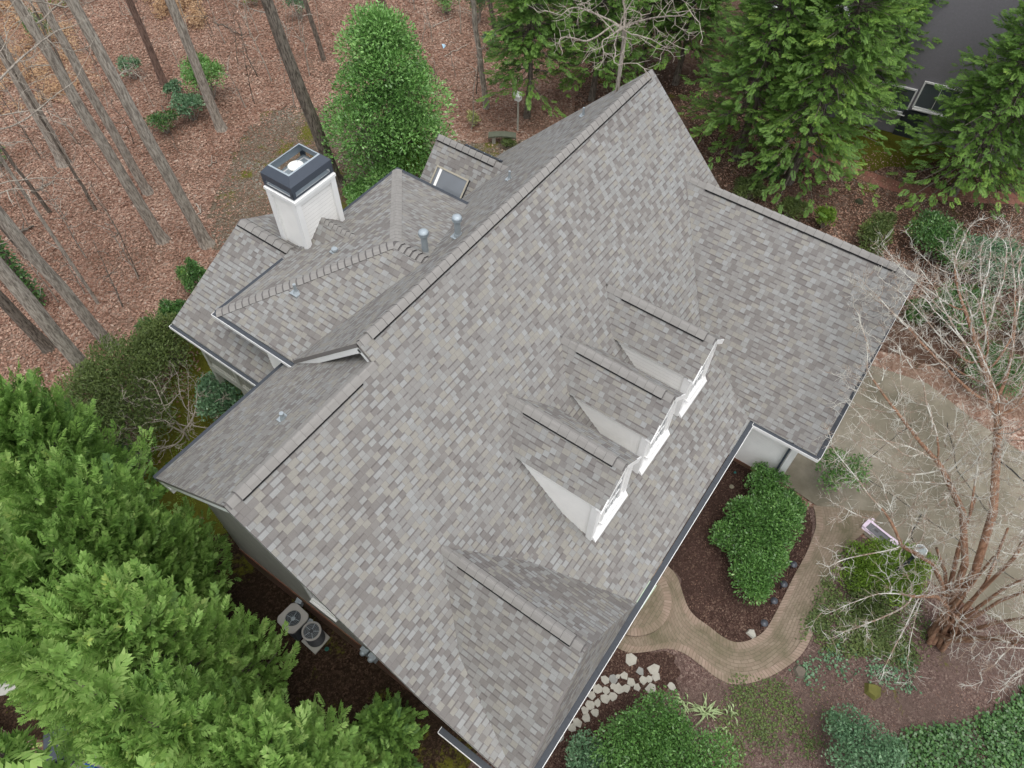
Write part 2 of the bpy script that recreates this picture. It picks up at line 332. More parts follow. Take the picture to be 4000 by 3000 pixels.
def ridge_cap(parent, a, b_, sideA, sideB, hw=.15, raise_=0, piece=.19, thick=.011, name='ridge_cap', vent=(0, 1), dark=.11):
    """overlapping cap shingles from a to b (world), sideA/B = directions down the two slopes"""
    a, b_ = Vector(a), Vector(b_); L = (b_-a).length; d = (b_-a)/L; sA, sB = Vector(sideA).normalized(), Vector(sideB).normalized()
    up = Vector((0, 0, 1)); nA = d.cross(sA); nA = nA if nA.z > 0 else -nA; nB = d.cross(sB); nB = nB if nB.z > 0 else -nB
    mb = MB(); n = max(1, round(L/piece)); st = L/n
    def ring(t, h):
        p = a+d*t; apex = p+up*(h+.006)
        return [p+sA*hw+nA*h, p+sA*hw*.45+nA*(h+.004), p+sA*hw*.12+nA*(h+.004)+up*0, apex, p+sB*hw*.12+nB*(h+.004), p+sB*hw*.45+nB*(h+.004), p+sB*hw+nB*h]
    for i in range(n):
        t0, t1 = i*st, (i+1)*st+.02; mid = (i+.5)*st/L
        rz = raise_ if vent[0] <= mid <= vent[1] else .004
        j = random.uniform(-.002, .003)
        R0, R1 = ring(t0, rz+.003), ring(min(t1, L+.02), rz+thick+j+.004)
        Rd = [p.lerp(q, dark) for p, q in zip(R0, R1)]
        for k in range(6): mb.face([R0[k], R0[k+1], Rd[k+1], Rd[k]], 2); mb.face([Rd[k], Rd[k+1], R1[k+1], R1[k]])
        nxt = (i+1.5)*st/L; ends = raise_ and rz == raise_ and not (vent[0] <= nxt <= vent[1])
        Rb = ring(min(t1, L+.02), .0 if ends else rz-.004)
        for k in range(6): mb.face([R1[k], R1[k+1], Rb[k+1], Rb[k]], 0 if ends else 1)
        for k in (0, 6): mb.face([R0[k], R1[k], R1[k]-(nA if k == 0 else nB)*(thick+.004), R0[k]-(nA if k == 0 else nB)*.004], 1)
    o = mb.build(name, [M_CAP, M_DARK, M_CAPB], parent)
    if raise_:
        v = MB(); i0 = min(i for i in range(n) if vent[0] <= (i+.5)/n <= vent[1]); i1 = max(i for i in range(n) if vent[0] <= (i+.5)/n <= vent[1]); t0, t1 = a+d*(i0*st+.02), a+d*((i1+1)*st-.01)
        for s_, n_ in ((sA, nA), (sB, nB)):
            e0 = s_*(hw+.038); v.hexa([t0, t0+e0, t1+e0, t1], [t0+n_*raise_*.8, t0+e0+n_*raise_*.8, t1+e0+n_*raise_*.8, t1+n_*raise_*.8])
        v.build('ridge_vent', M_DARK, o)
    return o
def gutter(parent, p0, p1, out, w=.13, drop=.05, lip=None):
    p0, p1, out = Vector(p0), Vector(p1), Vector(out).normalized(); z = Vector((0, 0, 1))
    b = MB(); a0, a1 = p0-z*drop, p1-z*drop
    q = [a0, a1, a1+out*w, a0+out*w]; b.face([q[0], q[3], q[2], q[1]] if (q[1]-q[0]).cross(q[3]-q[0]).z < 0 else q, 0)
    l0, l1 = a0+out*w, a1+out*w                     # white rolled outer lip and face
    b.hexa([l0-z*.11, l1-z*.11, l1-z*.11+out*.013, l0-z*.11+out*.013], [l0+z*.006, l1+z*.006, l1+z*.006+out*.013, l0+z*.006+out*.013], 1)
    b.face([a0-z*.11, a1-z*.11, l1-z*.11, l0-z*.11], 1)
    d = (a1-a0).normalized()
    for e, sgn in ((a0, -1), (a1, 1)):
        b.hexa([e-z*.11, e+out*w-z*.11, e+out*w-z*.11+d*sgn*.012, e-z*.11+d*sgn*.012], [e, e+out*w, e+out*w+d*sgn*.012, e+d*sgn*.012], 1)
    n = int((a1-a0).length/.6)
    for i in range(1, n):                            # hangers under the mesh screen
        c = a0+(a1-a0)*(i/n); b.beam(c+z*.004, c+out*w+z*.004, .02, .006, mi=0)
    o = b.build('gutter', [M_GUT, lip or M_TRIM], parent); return o
def sl(du, dv, dz): return Vector((du, -dv, dz))     # direction helper in the house frame
house = empty('house', 'large white house under grey and tan shingle roofs in the middle of the picture', 'house', loc=None)
# --- main roof
R_main = roof('main_roof', [(0, 0, 0), (UR, 0, 0), (UR, Vb, zb), (U0, Vb, zb), (U0, V2, zr2), (0, V2, zr2)], house)
roof('lower_front_roof', [(U0, Vb, zb), (UR, Vb, zb), (UR, Ve, ze), (U0, Ve, ze)], house)
roof('rear_roof', [(0, 0, 0), (UR, 0, 0), (UR, -6.12, -6.12*s1), (.4, -6.12, -6.12*s1), (.4, -3.05, -3.05*s1), (0, -3.05, -3.05*s1)], house)
roof('side_rear_roof', [(U0, V2, zr2), (.34, V2, zr2), (.34, Vbe, zbe), (U0, Vbe, zbe)], house)
dA = sl(0, 1, -s1); dB = sl(0, -1, -s1)
ridge_cap(house, H(UR-.02, 0, 0), H(.12, 0, 0), dA, dB, .16, .035, .24, .004, vent=(.012, .985))
ridge_cap(house, H(U0+.05, V2, zr2), H(.0, V2, zr2), dA, sl(0, -1, -RB), .16, .032, .24, .014, vent=(.03, .9))
# rake boards
def rake(p, q, out, wd=.03, ht=.19, name='rake_board', par=None):
    b = MB(); p, q = H(*p), H(*q); o = Vector(out).normalized()*-.03; b.beam(p+o-Vector((0, 0, ht*.5+.12)), q+o-Vector((0, 0, ht*.5+.12)), wd, ht)
    return b.build(name, M_TRIM, par or house)
for (p, q, o) in [((U0, V2, zr2), (U0, Vb, zb), (-1, 0, 0)), ((U0, Vb, zb), (U0, Ve, ze), (-1, 0, 0)), ((U0, V2, zr2), (U0, Vbe, zbe), (-1, 0, 0)),
                  ((0, 0, 0), (0, -2.95, -2.95*s1), (-1, 0, 0)), ((0, 0, 0), (0, V2, zr2), (-1, 0, 0)), ((UR, 0, 0), (UR, -6.1, -6.1*s1), (1, 0, 0)), ((UR, 0, 0), (UR, 5, -5*s1), (1, 0, 0))]:
    rake(p, q, o)
b = MB()                                              # boxed eave return at the back corner
b.beam(H(U0+.22, Vbe-.02, zbe-.16), H(U0+.22, Vbe+.55, zbe-.16), .38, .2); b.build('eave_return', M_TRIM, house)
gutter(house, H(U0+.0, Vbe, zbe), H(.2, Vbe, zbe), sl(0, -1, 0), .11, lip=M_SLATE)
# --- front cross roof, hipped
Uh, Va, sh = -1.722, 3.5717, 1.072; hz = zf(Va); hr = (hz-ze)/sh; duh = (hz-zb)/sh; Vre = 7.74
roof('cross_roof', [(Uh, Va, hz+.004), (Uh, Vre, hz+.004), (Uh+hr, Ve+.02, ze), (Uh+hr-.04, Ve-.1, ze+.06), (Uh+duh-.01, Vb, zb+.012)][::1], house, .06)
roof('cross_roof', [(Uh, Va, hz+.004), (Uh-duh+.01, Vb, zb+.012), (-4.39, 7.1, ze+.01), (-4.57, Ve+.02, ze-.02), (Uh, Vre, hz+.004)], house, .06)
roof('cross_roof', [(Uh, Vre, hz), (Uh+hr, Ve+.02, ze), (Uh-hr-.18, Ve+.02, ze)], house, .05)
ridge_cap(house, H(Uh, Vre-.05, hz), H(Uh, Va+.05, hz), sl(-1, 0, -sh), sl(1, 0, -sh), .155, .03, .24, .006, vent=(.07, .86))
gutter(house, H(-4.57, 5.62, ze-.05), H(-4.57, Ve+.1, ze-.05), sl(-1, 0, 0), .14, .03)
gutter(house, H(-4.57, Ve+.02, ze), H(8.25, Ve+.02, ze), sl(0, 1, 0), .14, .04)
# --- garage wing
Uw, Dva, sw, Vwe = 12.795, 2.365, .8858, 10.135; wz = zf(Dva); wr = (wz-ze)/sw; wb = (wz-zb)/sw
roof('garage_roof', [(Uw, Dva, wz+.004), (Uw-wb+.01, Vb, zb+.012), (Uw-wr, Ve, ze+.004), (Uw-wr, Vwe+.06, ze), (Uw, Vwe-.04, wz+.004)], house, .09)
roof('garage_roof', [(Uw, Dva-1.2, wz+.004), (Uw, Vwe-.04, wz+.004), (Uw+wr, Vwe+.06, ze), (Uw+wr, Dva-1.2, ze)], house, .09)
roof('garage_roof', [(Uw, Vwe-.04, wz), (Uw-wr, Vwe+.06, ze), (Uw+wr, Vwe+.06, ze)], house, .05)
ridge_cap(house, H(Uw, Vwe-.06, wz), H(Uw, Dva-.05, wz), sl(-1, 0, -sw), sl(1, 0, -sw), .155, .032, .26, .013, dark=.10, vent=(.06, .90))
gutter(house, H(Uw-wr, Vwe+.08, ze), H(Uw+wr, Vwe+.08, ze), sl(0, 1, 0), .13, .02)
gutter(house, H(Uw-wr, Ve+.15, ze), H(Uw-wr, Vwe+.2, ze), sl(-1, 0, 0), .11, .02)
# --- rear hip block
zw, v4, u1, v2, z2 = -3.08, -6.19, 8.06, -2.51, -1.33; ua = u1/2
roof('hip_roof', [(0, v4, zw), (u1, v4, zw), (ua, v2, z2)], house)
mr = (z2-zw)/ua; vr = z2/s1
roof('hip_roof', [(0, v4, zw), (ua, v2, z2), (ua, vr+.25, z2), (0, -2.95, zw)], house, label='hip slope of the rear block nearest the left side')
roof('hip_roof', [(u1, v4, zw), (ua, v2, z2), (ua, vr+.25, z2), (u1, -2.95, zw)], house)
cA = (H(ua, v2, z2)-H(0, v4, zw)).normalized()
def hipcap(p, q, a, b__, **k): ridge_cap(house, H(*p), H(*q), a, b__, name='hip_cap', **k)
def perp(p, q, down):   # direction within a slope, square to the hip line
    d = (H(*q)-H(*p)).normalized(); x = Vector(down); return (x-d*x.dot(d)).normalized()
mbk = (z2-zw)/(v2-v4)
P4, P1, P2 = (0, v4, zw), (u1, v4, zw), (ua, v2, z2)
dL, dR, dK = sl(-1, 0, -mr), sl(1, 0, -mr), sl(0, -1, -mbk)
hipcap(P2, P4, perp(P4, P2, dL), perp(P4, P2, dK), hw=.16, thick=.02, piece=.20, dark=.30)
hipcap(P2, P1, perp(P1, P2, dR), perp(P1, P2, dK), hw=.16, thick=.02, piece=.20, dark=.30)
hipcap((ua, v2-.02, z2), (ua, vr+.1, z2), dL, dR, hw=.16, thick=.02, piece=.20, dark=.30)
gutter(house, H(0, v4, zw), H(u1, v4, zw), sl(0, -1, 0), .1, .03, lip=M_SLATE)
gutter(house, H(0, v4-.1, zw), H(0, -2.9, zw), sl(-1, 0, 0), .12, .03)
gutter(house, H(u1, v4-.1, zw), H(u1, -3.05, zw), sl(1, 0, 0), .12, .03, lip=M_SLATE)
# --- rear gable with skylight
ug, zg, vg, mg = 10.6, -3.23, -6.41, .976
roof('skylight_roof', [(ug, vg, zg), (ug, -3.0, zg), (ug-2.1, -3.0, zg-2.1*mg), (ug-2.1, vg, zg-2.1*mg)], house)
roof('skylight_roof', [(ug, vg, zg), (ug, -3.0, zg), (ug+2.1, -3.0, zg-2.1*mg), (ug+2.1, vg, zg-2.1*mg)], house)
ridge_cap(house, H(ug, vg+.02, zg), H(ug, -3.25, zg), sl(-1, 0, -mg), sl(1, 0, -mg), .16, .034, .26, .008, vent=(0, .8))
rake((ug, vg, zg), (ug-2.1, vg, zg-2.1*mg), sl(0, -1, 0)); rake((ug, vg, zg), (ug+2.1, vg, zg-2.1*mg), sl(0, -1, 0))
b = MB(); b.beam(H(ug+.3, -5.4, zg-.17), H(ug+.3, -3.75, zg-.17), .07, .05)
for i in range(5):
    b.cyl(H(ug+.3, -5.2+i*.33, zg-.145), .012, .012, .02, 6, mi=1)
b.build('loose_vent_strip', [M_BLACK, M_STEEL], house)['label'] = 'loose black vent strip with bright nails past the ridge'
# skylight
sk = [Vector(H(u, v, zg-(ug-u)*mg)) for u, v in ((9.9, -5.9), (9.9, -4.43), (9.33, -4.43), (9.33, -5.9))]
nS = sl(-mg, 0, 1).normalized()
def inset(q, t):
    c = sum(q, Vector())/4; return [p+(c-p)*t for p in q]
skyl = link('skylight', None, None, house); skyl['label'] = 'skylight in a weathered pale frame on the rear gable slope'
b = MB(); o_, i_ = sk, []
ex = (sk[1]-sk[0]).normalized(); ey = (sk[3]-sk[0]).normalized()
def off(q, t): return [q[0]+ex*t+ey*t, q[1]-ex*t+ey*t, q[2]-ex*t-ey*t, q[3]+ex*t-ey*t]
A, B_ = [p+nS*.10 for p in off(sk, .0)], [p+nS*.105 for p in off(sk, .055)]
for i in range(4):
    j = (i+1) % 4; b.face([A[i], A[j], B_[j], B_[i]], 0); b.face([sk[i], sk[j], A[j], A[i]], 1); b.face([B_[i], B_[j], off(sk, .055)[j]+nS*.06, off(sk, .055)[i]+nS*.06], 0)
M_SKF = plain('weathered_frame', (.36, .33, .26), .6, var=.3, scale=25)
b.build('skylight_frame', [M_SKF, M_BLACK], skyl)
b = MB(); b.face([p+nS*.075 for p in off(sk, .05)][::-1]); b.face([p+nS*.075 for p in off(sk, .05)])
M_SKG = NT('skylight_glass'); M_SKG.col((.16, .175, .19)); M_SKG.b.inputs['Roughness'].default_value = .08; M_SKG.b.inputs['Specular IOR Level'].default_value = .9
b.v = b.v[4:]; b.f = [(0, 1, 2, 3)]; b.mi = [0]; b.uv = b.uv[1:]; b.build('skylight_pane', M_SKG.m, skyl)
b = MB(); q = off(sk, .06); b.beam(q[0]+ex*.14+nS*.078, q[3]+ex*.14+nS*.078, .10, .004, nS); b.build('blind', M_WHITE, skyl)
# --- screened porch roof
u3, z3, v3, ue3, ze3 = 3.05, -2.95, -8.5, -.5, -4.7; m3 = (z3-ze3)/(u3-ue3)
roof('porch_roof', [(u3, v3, z3), (u3, -6.0, z3), (.3, -6.0, z3-m3*(u3-.3)), (.3, -4.2, z3-m3*(u3-.3)), (ue3, -4.2, ze3), (ue3, v3, ze3)][:4][:0] or [(u3, v3, z3), (u3, -5.95, z3), (ue3, -5.95, ze3), (ue3, v3, ze3)], house)
roof('porch_roof', [(.36, -5.95, z3-m3*(u3-.36)), (.36, -3.9, z3-m3*(u3-.36)), (ue3, -3.9, ze3), (ue3, -5.95, ze3)], house)
roof('porch_roof', [(u3, v3, z3), (u3, -5.95, z3), (6.6, -5.95, z3-m3*3.55), (6.6, v3, z3-m3*3.55)], house)
ridge_cap(house, H(u3, v3+.02, z3), H(u3, -6.25, z3), sl(-1, 0, -m3), sl(1, 0, -m3), .16, .03, .3, .005, vent=(.04, .96))
rake((u3, v3, z3), (ue3, v3, ze3), sl(0, -1, 0)); rake((u3, v3, z3), (6.6, v3, z3-m3*3.55), sl(0, -1, 0))
gutter(house, H(ue3, v3, ze3), H(ue3, -3.62, ze3), sl(-1, 0, 0), .1, .03)
# --- vents and pipes
def pipe(name, u, v, z, h, r, cap=False, boot=.12, label=None):
    o = link(name, None, None, house)
    if label: o['label'] = label
    c = H(u, v, z); b = MB(); b.cyl(c-Vector((0, 0, .12)), r, r, h+.12, 14); b.build('pipe', M_PIPE, o, smooth=False)
    b = MB(); b.lathe(c-Vector((0, 0, .03)), [(boot, 0), (boot*.8, .03), (r*1.25, .09), (r*1.15, .13)], 14); b.box(c-Vector((0, 0, .02)), boot*2.2, boot*2.2, .03); b.build('flashing', M_PIPE, o)
    if cap:
        b = MB(); b.lathe(c+Vector((0, 0, h-.03)), [(r*1.05, 0), (r*1.5, .02), (r*1.65, .06), (r*1.5, .09), (r*1.62, .10), (r*1.45, .14), (r*.8, .175), (0.01, .185)], 18); b.build('vent_cap', M_STEEL, o, smooth=True)
    return o
pipe('vent_pipe', 4.38, -1.71, -1.69, .74, .085, True, .13, 'tall flue pipe with a round cap beside the main ridge, the lower one')
pipe('vent_pipe', 4.88+.05, -.93, -.90, .52, .08, True, .13, 'tall flue pipe with a round cap, tight against the main ridge')
pipe('plumbing_vent', 12.49, -1.53, -1.51, .28, .035, boot=.09); pipe('plumbing_vent', 8.67, -1.84, -1.81, .28, .035, boot=.09)
pipe('plumbing_vent', -2.04, -.74, -1.33, .22, .05, boot=.1); pipe('plumbing_vent', 1.58, -4.3, -2.40, .30, .04, boot=.12)
pipe('plumbing_vent', 3.34, -4.42, -2.23, .05, .07, boot=.10)
# --- chimney
M_FCAP = plain('chalky_cap', (.78, .78, .72), .8, var=.12, scale=20)
ch = link('chimney', None, None, house); ch['label'] = 'white lap-sided chimney with a dark open metal shroud'
cu0, cu1, cv0, cv1 = 3.41, 4.87, -6.83, -5.77
zt_, zm_, zk_ = -.50, -.94, -.28
b = MB()
for (P, n) in ((rect(cu0, cu1, cv1, cv1, -3.2, -1.12), sl(0, 1, 0)), (rect(cu0, cu1, cv0, cv0, -5.4, -1.12), sl(0, -1, 0)), (rect(cu0, cu0, cv0, cv1, -5.0, -1.12), sl(-1, 0, 0)), (rect(cu1, cu1, cv0, cv1, -5.0, -1.12), sl(1, 0, 0))):
    siding(b, P, n, .12, .014)
b.build('chase', [M_WHITE, M_LAP_SHADE], ch)
b = MB()
for uu in (cu0, cu1):
    for vv in (cv0, cv1):
        zz = -5.2 if vv == cv0 else -3.15
        b.beam(H(uu, vv, zz), H(uu, vv, -1.1), .17, .17, sl(0, 1, 0))
cc_ = H((cu0+cu1)/2, (cv0+cv1)/2, -1.24)
b.box(cc_, (cu1-cu0)*S+.14, (cv1-cv0)*S+.14, .12); b.box(cc_+Vector((0, 0, .12)), (cu1-cu0)*S+.22, (cv1-cv0)*S+.22, .09); b.box(cc_+Vector((0, 0, .21)), (cu1-cu0)*S+.14, (cv1-cv0)*S+.14, .065)
b.build('corner_trim', M_TRIM, ch)
b = MB(); ov = .09
def loop(o, z, c=0): return [H(cu0-o+c, cv1+o-c, z), H(cu1+o-c, cv1+o-c, z), H(cu1+o-c, cv0-o+c, z), H(cu0-o+c, cv0-o+c, z)]
Lb, Ls0, Ls1, Lt, Lk = loop(ov, zm_), loop(ov, zm_+.07), loop(ov, zm_+.22), loop(ov, zt_), loop(ov, zk_, .19)
def band(A_, B__, mi=0, inner=True, t=.012):
    for i in range(4):
        j = (i+1) % 4; b.face([A_[i], A_[j], B__[j], B__[i]], mi)
        if inner:
            ci = sum(A_, Vector())/4; cj = sum(B__, Vector())/4
            a2 = [p+(ci-p).normalized()*t for p in A_]; b2 = [p+(cj-p).normalized()*t for p in B__]
            b.face([a2[j], a2[i], b2[i], b2[j]], 1)
band(Lb, Ls0); band(Ls1, Lt); band(Lt, Lk)
Lk2 = loop(ov, zk_+.012, .24)
band(Lk, Lk2, 1, False)
for i in range(4):
    j = (i+1) % 4; p, q = Ls0[i], Ls0[j]; e = (q-p).normalized(); inn = (sum(Ls0, Vector())/4-(p+q)/2).normalized()*.01
    for a_, c_ in ((p, p+e*.11), (q-e*.11, q)):
        b.hexa([a_, c_, c_+inn, a_+inn], [a_+Vector((0, 0, .14)), c_+Vector((0, 0, .14)), c_+inn+Vector((0, 0, .14)), a_+inn+Vector((0, 0, .14))])
b.build('shroud', [M_SLATE, M_STEEL], ch)
b = MB(); pl = loop(-.0, zm_+.02); pc = sum(pl, Vector())/4+Vector((0, 0, .07)); 
for i in range(4): b.face([pl[i], pl[(i+1) % 4], pc])
band([p-Vector((0, 0, .02)) for p in pl], [p+Vector((0, 0, .0)) for p in pl], 0, False)
b.build('chase_top', M_STEEL, ch)
b = MB(); fc = H((cu0+cu1)/2, (cv0+cv1)/2, zm_+.03)
b.cyl(fc, .14, .14, .22, 18); b.build('flue', M_BLACK, ch)
b = MB(); b.lathe(fc+Vector((0, 0, .36)), [(.20, -.02), (.215, 0), (.21, .02), (.1, .035), (.01, .04)], 24)
for i in range(3):
    a = i*2.1+.4; b.cyl(fc+Vector((.14*math.cos(a), .14*math.sin(a), .39)), .012, .012, .012, 8, mi=1)
    b.cyl(fc+Vector((.12*math.cos(a), .12*math.sin(a), .2)), .008, .008, .16, 6, mi=1)
b.build('flue_cap', [M_FCAP, M_STEEL], ch)
# cricket behind the chimney
ck = link('cricket', None, None, house); cz = -2.22; kv = v4+(cz-zw)/mbk; um = (cu0+cu1)/2+.02; zb_ = zw+mbk*(cv1-v4)+.01
for uu in (cu0-.03, cu1+.03): roof('cricket_slope', [(um, cv1, cz), (um, kv+.1, cz), (uu, cv1, zb_)], ck, .03)
ridge_cap(ck, H(um, cv1, cz), H(um, kv, cz), sl(-1, 0, -.8), sl(1, 0, -.8), .12, 0, .16, .014)
# --- walls
M_GREY_LAP_SHADE = plain('grey_lap_shade', (.25, .245, .22), .9)  # same painted lap shade, darker for the grey boards
def wall(name, polys, mat, parent=house, step=.125, label=None):
    for P, n in polys:
        b = MB(); siding(b, P, n, step); o = b.build(name, [mat, M_LAP_SHADE if mat != M_GREYW else M_GREY_LAP_SHADE], parent)
        if label: o['label'] = label
    return o
gw = -4.0; 
def pv(u, L): return [H(u, v, z) for v, z in L]
wall('gable_wall', [(pv(gw, [(-3.1, -8.45), (Vb, -8.45), (Vb, zb-.14), (V2, zr2-.14), (-3.1, zbe+.25)]), (-1, 0, 0)), (pv(gw, [(Vb, -8.45), (7.55, -8.45), (7.55, ze+.05), (Vb, zb-.14)]), (-1, 0, 0))], M_GREYW, label='grey weathered clapboard gable wall above brick')
b = MB(); b.hexa([H(gw-.05, -3.1, -9.7), H(gw-.05, 7.6, -9.7), H(gw+.3, 7.6, -9.7), H(gw+.3, -3.1, -9.7)][::-1], [H(gw-.05, -3.1, -8.45), H(gw-.05, 7.6, -8.45), H(gw+.3, 7.6, -8.45), H(gw+.3, -3.1, -8.45)][::-1]); b.build('foundation', M_BRICK, house)
wall('front_wall', [(rect(gw, 8.75, 7.55, 7.55, -9.6, ze-.02), sl(0, 1, 0))], M_WHITE)
wall('rear_wall', [(rect(gw, .35, -3.1, -3.1, -9.6, zbe+.2), sl(0, -1, 0)), (rect(.35, 7.75, -5.85, -5.85, -9.6, zw-.08), sl(0, -1, 0)), (rect(7.75, 13.6, -5.7, -5.7, -9.6, -5.75), sl(0, -1, 0)),
                  (rect(8.9, 12.3, -6.1, -6.1, -9.6, -5.0), sl(0, -1, 0)), ([H(8.9, -6.1, -5.0), H(12.3, -6.1, -5.0), H(ug, -6.1, zg-.15)], sl(0, -1, 0))], M_WHITE)
wall('side_wall', [(rect(.35, .35, -5.85, .3, -9.6, -3.2), (-1, 0, 0)), (pv(.35, [(-3.0, -3.2), (.3, -3.2), (.3, -.42), (0, -.12)]), (-1, 0, 0)),
                  (rect(8.9, 8.9, -6.1, -5.7, -9.6, -5.2), (-1, 0, 0)), (rect(7.75, 7.75, -5.85, -3.3, -6.3, zw-.08), (1, 0, 0)), (rect(12.3, 12.3, -6.1, -5.7, -9.6, -5.2), (1, 0, 0))], M_WHITE)
wall('end_wall', [(pv(13.6, [(-5.7, -9.6), (Vb, -9.6), (Vb, zb-.14), (0, -.14), (-5.7, -5.75)]), (1, 0, 0)), (pv(13.6, [(Vb, -9.6), (7.55, -9.6), (7.55, ze), (Vb, zb-.14)]), (1, 0, 0))], M_WHITE)
gv = 9.62; gu0, gu1 = 8.72, 16.9
wall('garage_wall', [(rect(gu0, gu0, 7.55, gv, -9.38, ze-.02), (-1, 0, 0)), (rect(gu0, gu1, gv, gv, -9.6, ze-.02), sl(0, 1, 0)), (rect(gu1, gu1, 2, gv, -9.6, ze-.02), (1, 0, 0)), (rect(13.6, gu1, 2.0, 2.0, -9.6, ze-.02), sl(0, -1, 0)),
                     ([H(13.6, 2, ze-.02), H(gu1, 2, ze-.02), H(13.6, 2, wz-1)], sl(0, -1, 0))], M_WHITE)
b = MB(); b.beam(H(gu0-.02, gv+.0, -9.6), H(gu0-.02, gv+.0, ze-.02), .16, .16, sl(0, 1, 0)); b.beam(H(gu0+.6, gv+.06, -9.6), H(gu0+.6, gv+.06, ze-.02), .2, .16, sl(0, 1, 0)); b.build('corner_post', M_TRIM, house)
b = MB(); b.beam(H(gu0-.1, gv-.16, -9.55), H(gu0-.1, gv-.16, ze-.06), .07, .06, sl(0, 1, 0)); b.build('downspout', M_SLATE, house)
b = MB(); b.hexa([H(gu0-.04, 7.5, -9.7), H(gu0-.04, gv, -9.7), H(gu0+.2, gv, -9.7), H(gu0+.2, 7.5, -9.7)][::-1], [H(gu0-.04, 7.5, -9.38), H(gu0-.04, gv, -9.38), H(gu0+.2, gv, -9.38), H(gu0+.2, 7.5, -9.38)][::-1]); b.build('foundation', M_BRICK, house)
gd = link('garage_door', None, None, house)
b = MB()
for i in range(4): b.beam(H(gu0+1.2, gv+.03, -9.25+i*.62), H(gu1-1.2, gv+.03, -9.25+i*.62), .04, .53)
b.build('door_panel', M_TRIM, gd)
# window helper
def window(parent, c, ex, n, w_, h_, name='window', bars=(2, 2)):
    c, ex, n = Vector(c), Vector(ex).normalized(), Vector(n).normalized(); up = Vector((0, 0, 1)); win = link(name, None, None, parent)
    g = MB(); q = [c-ex*w_/2, c+ex*w_/2, c+ex*w_/2+up*h_, c-ex*w_/2+up*h_]
    if (q[1]-q[0]).cross(q[2]-q[0]).dot(n) < 0: q = [q[1], q[0], q[3], q[2]]
    g.face([p+n*.012 for p in q]); g.build('pane', M_GLASS, win)
    f = MB(); t = .07
    for a_, b__ in ((q[0]-up*.0, q[1]), (q[3], q[2])): f.beam(a_+n*.03, b__+n*.03, .07, t, up)
    for a_, b__ in ((q[0], q[3]), (q[1], q[2])): f.beam(a_+n*.03-up*.03, b__+n*.03+up*.03, .065, t, n)
    for i in range(1, bars[0]): p = q[0].lerp(q[1], i/bars[0]); f.beam(p+n*.02, p+up*h_+n*.02, .022, .022, n)
    for i in range(1, bars[1]): p = q[0]+up*h_*i/bars[1]; e = (q[1]-q[0]); f.beam(p+n*.024, p+e+n*.024, .022, .03 if i*2 == bars[1] else .022, n)
    f.build('window_frame', M_TRIM, win)
    s = MB(); s.beam(q[0]-ex*0-up*.07+n*.06, q[1]-up*.07+n*.06, .14, .045, up); s.build('window_sill', M_TRIM, win)
    return win
for vv in (1.0, 4.6): window(house, H(gw, vv, -6.9), sl(0, 1, 0), (-1, 0, 0), .9, 1.4)
for uu in (-2.2, 1.6, 5.2): window(house, H(uu, 7.55, -8.4), (1, 0, 0), sl(0, 1, 0), .95, 1.5)
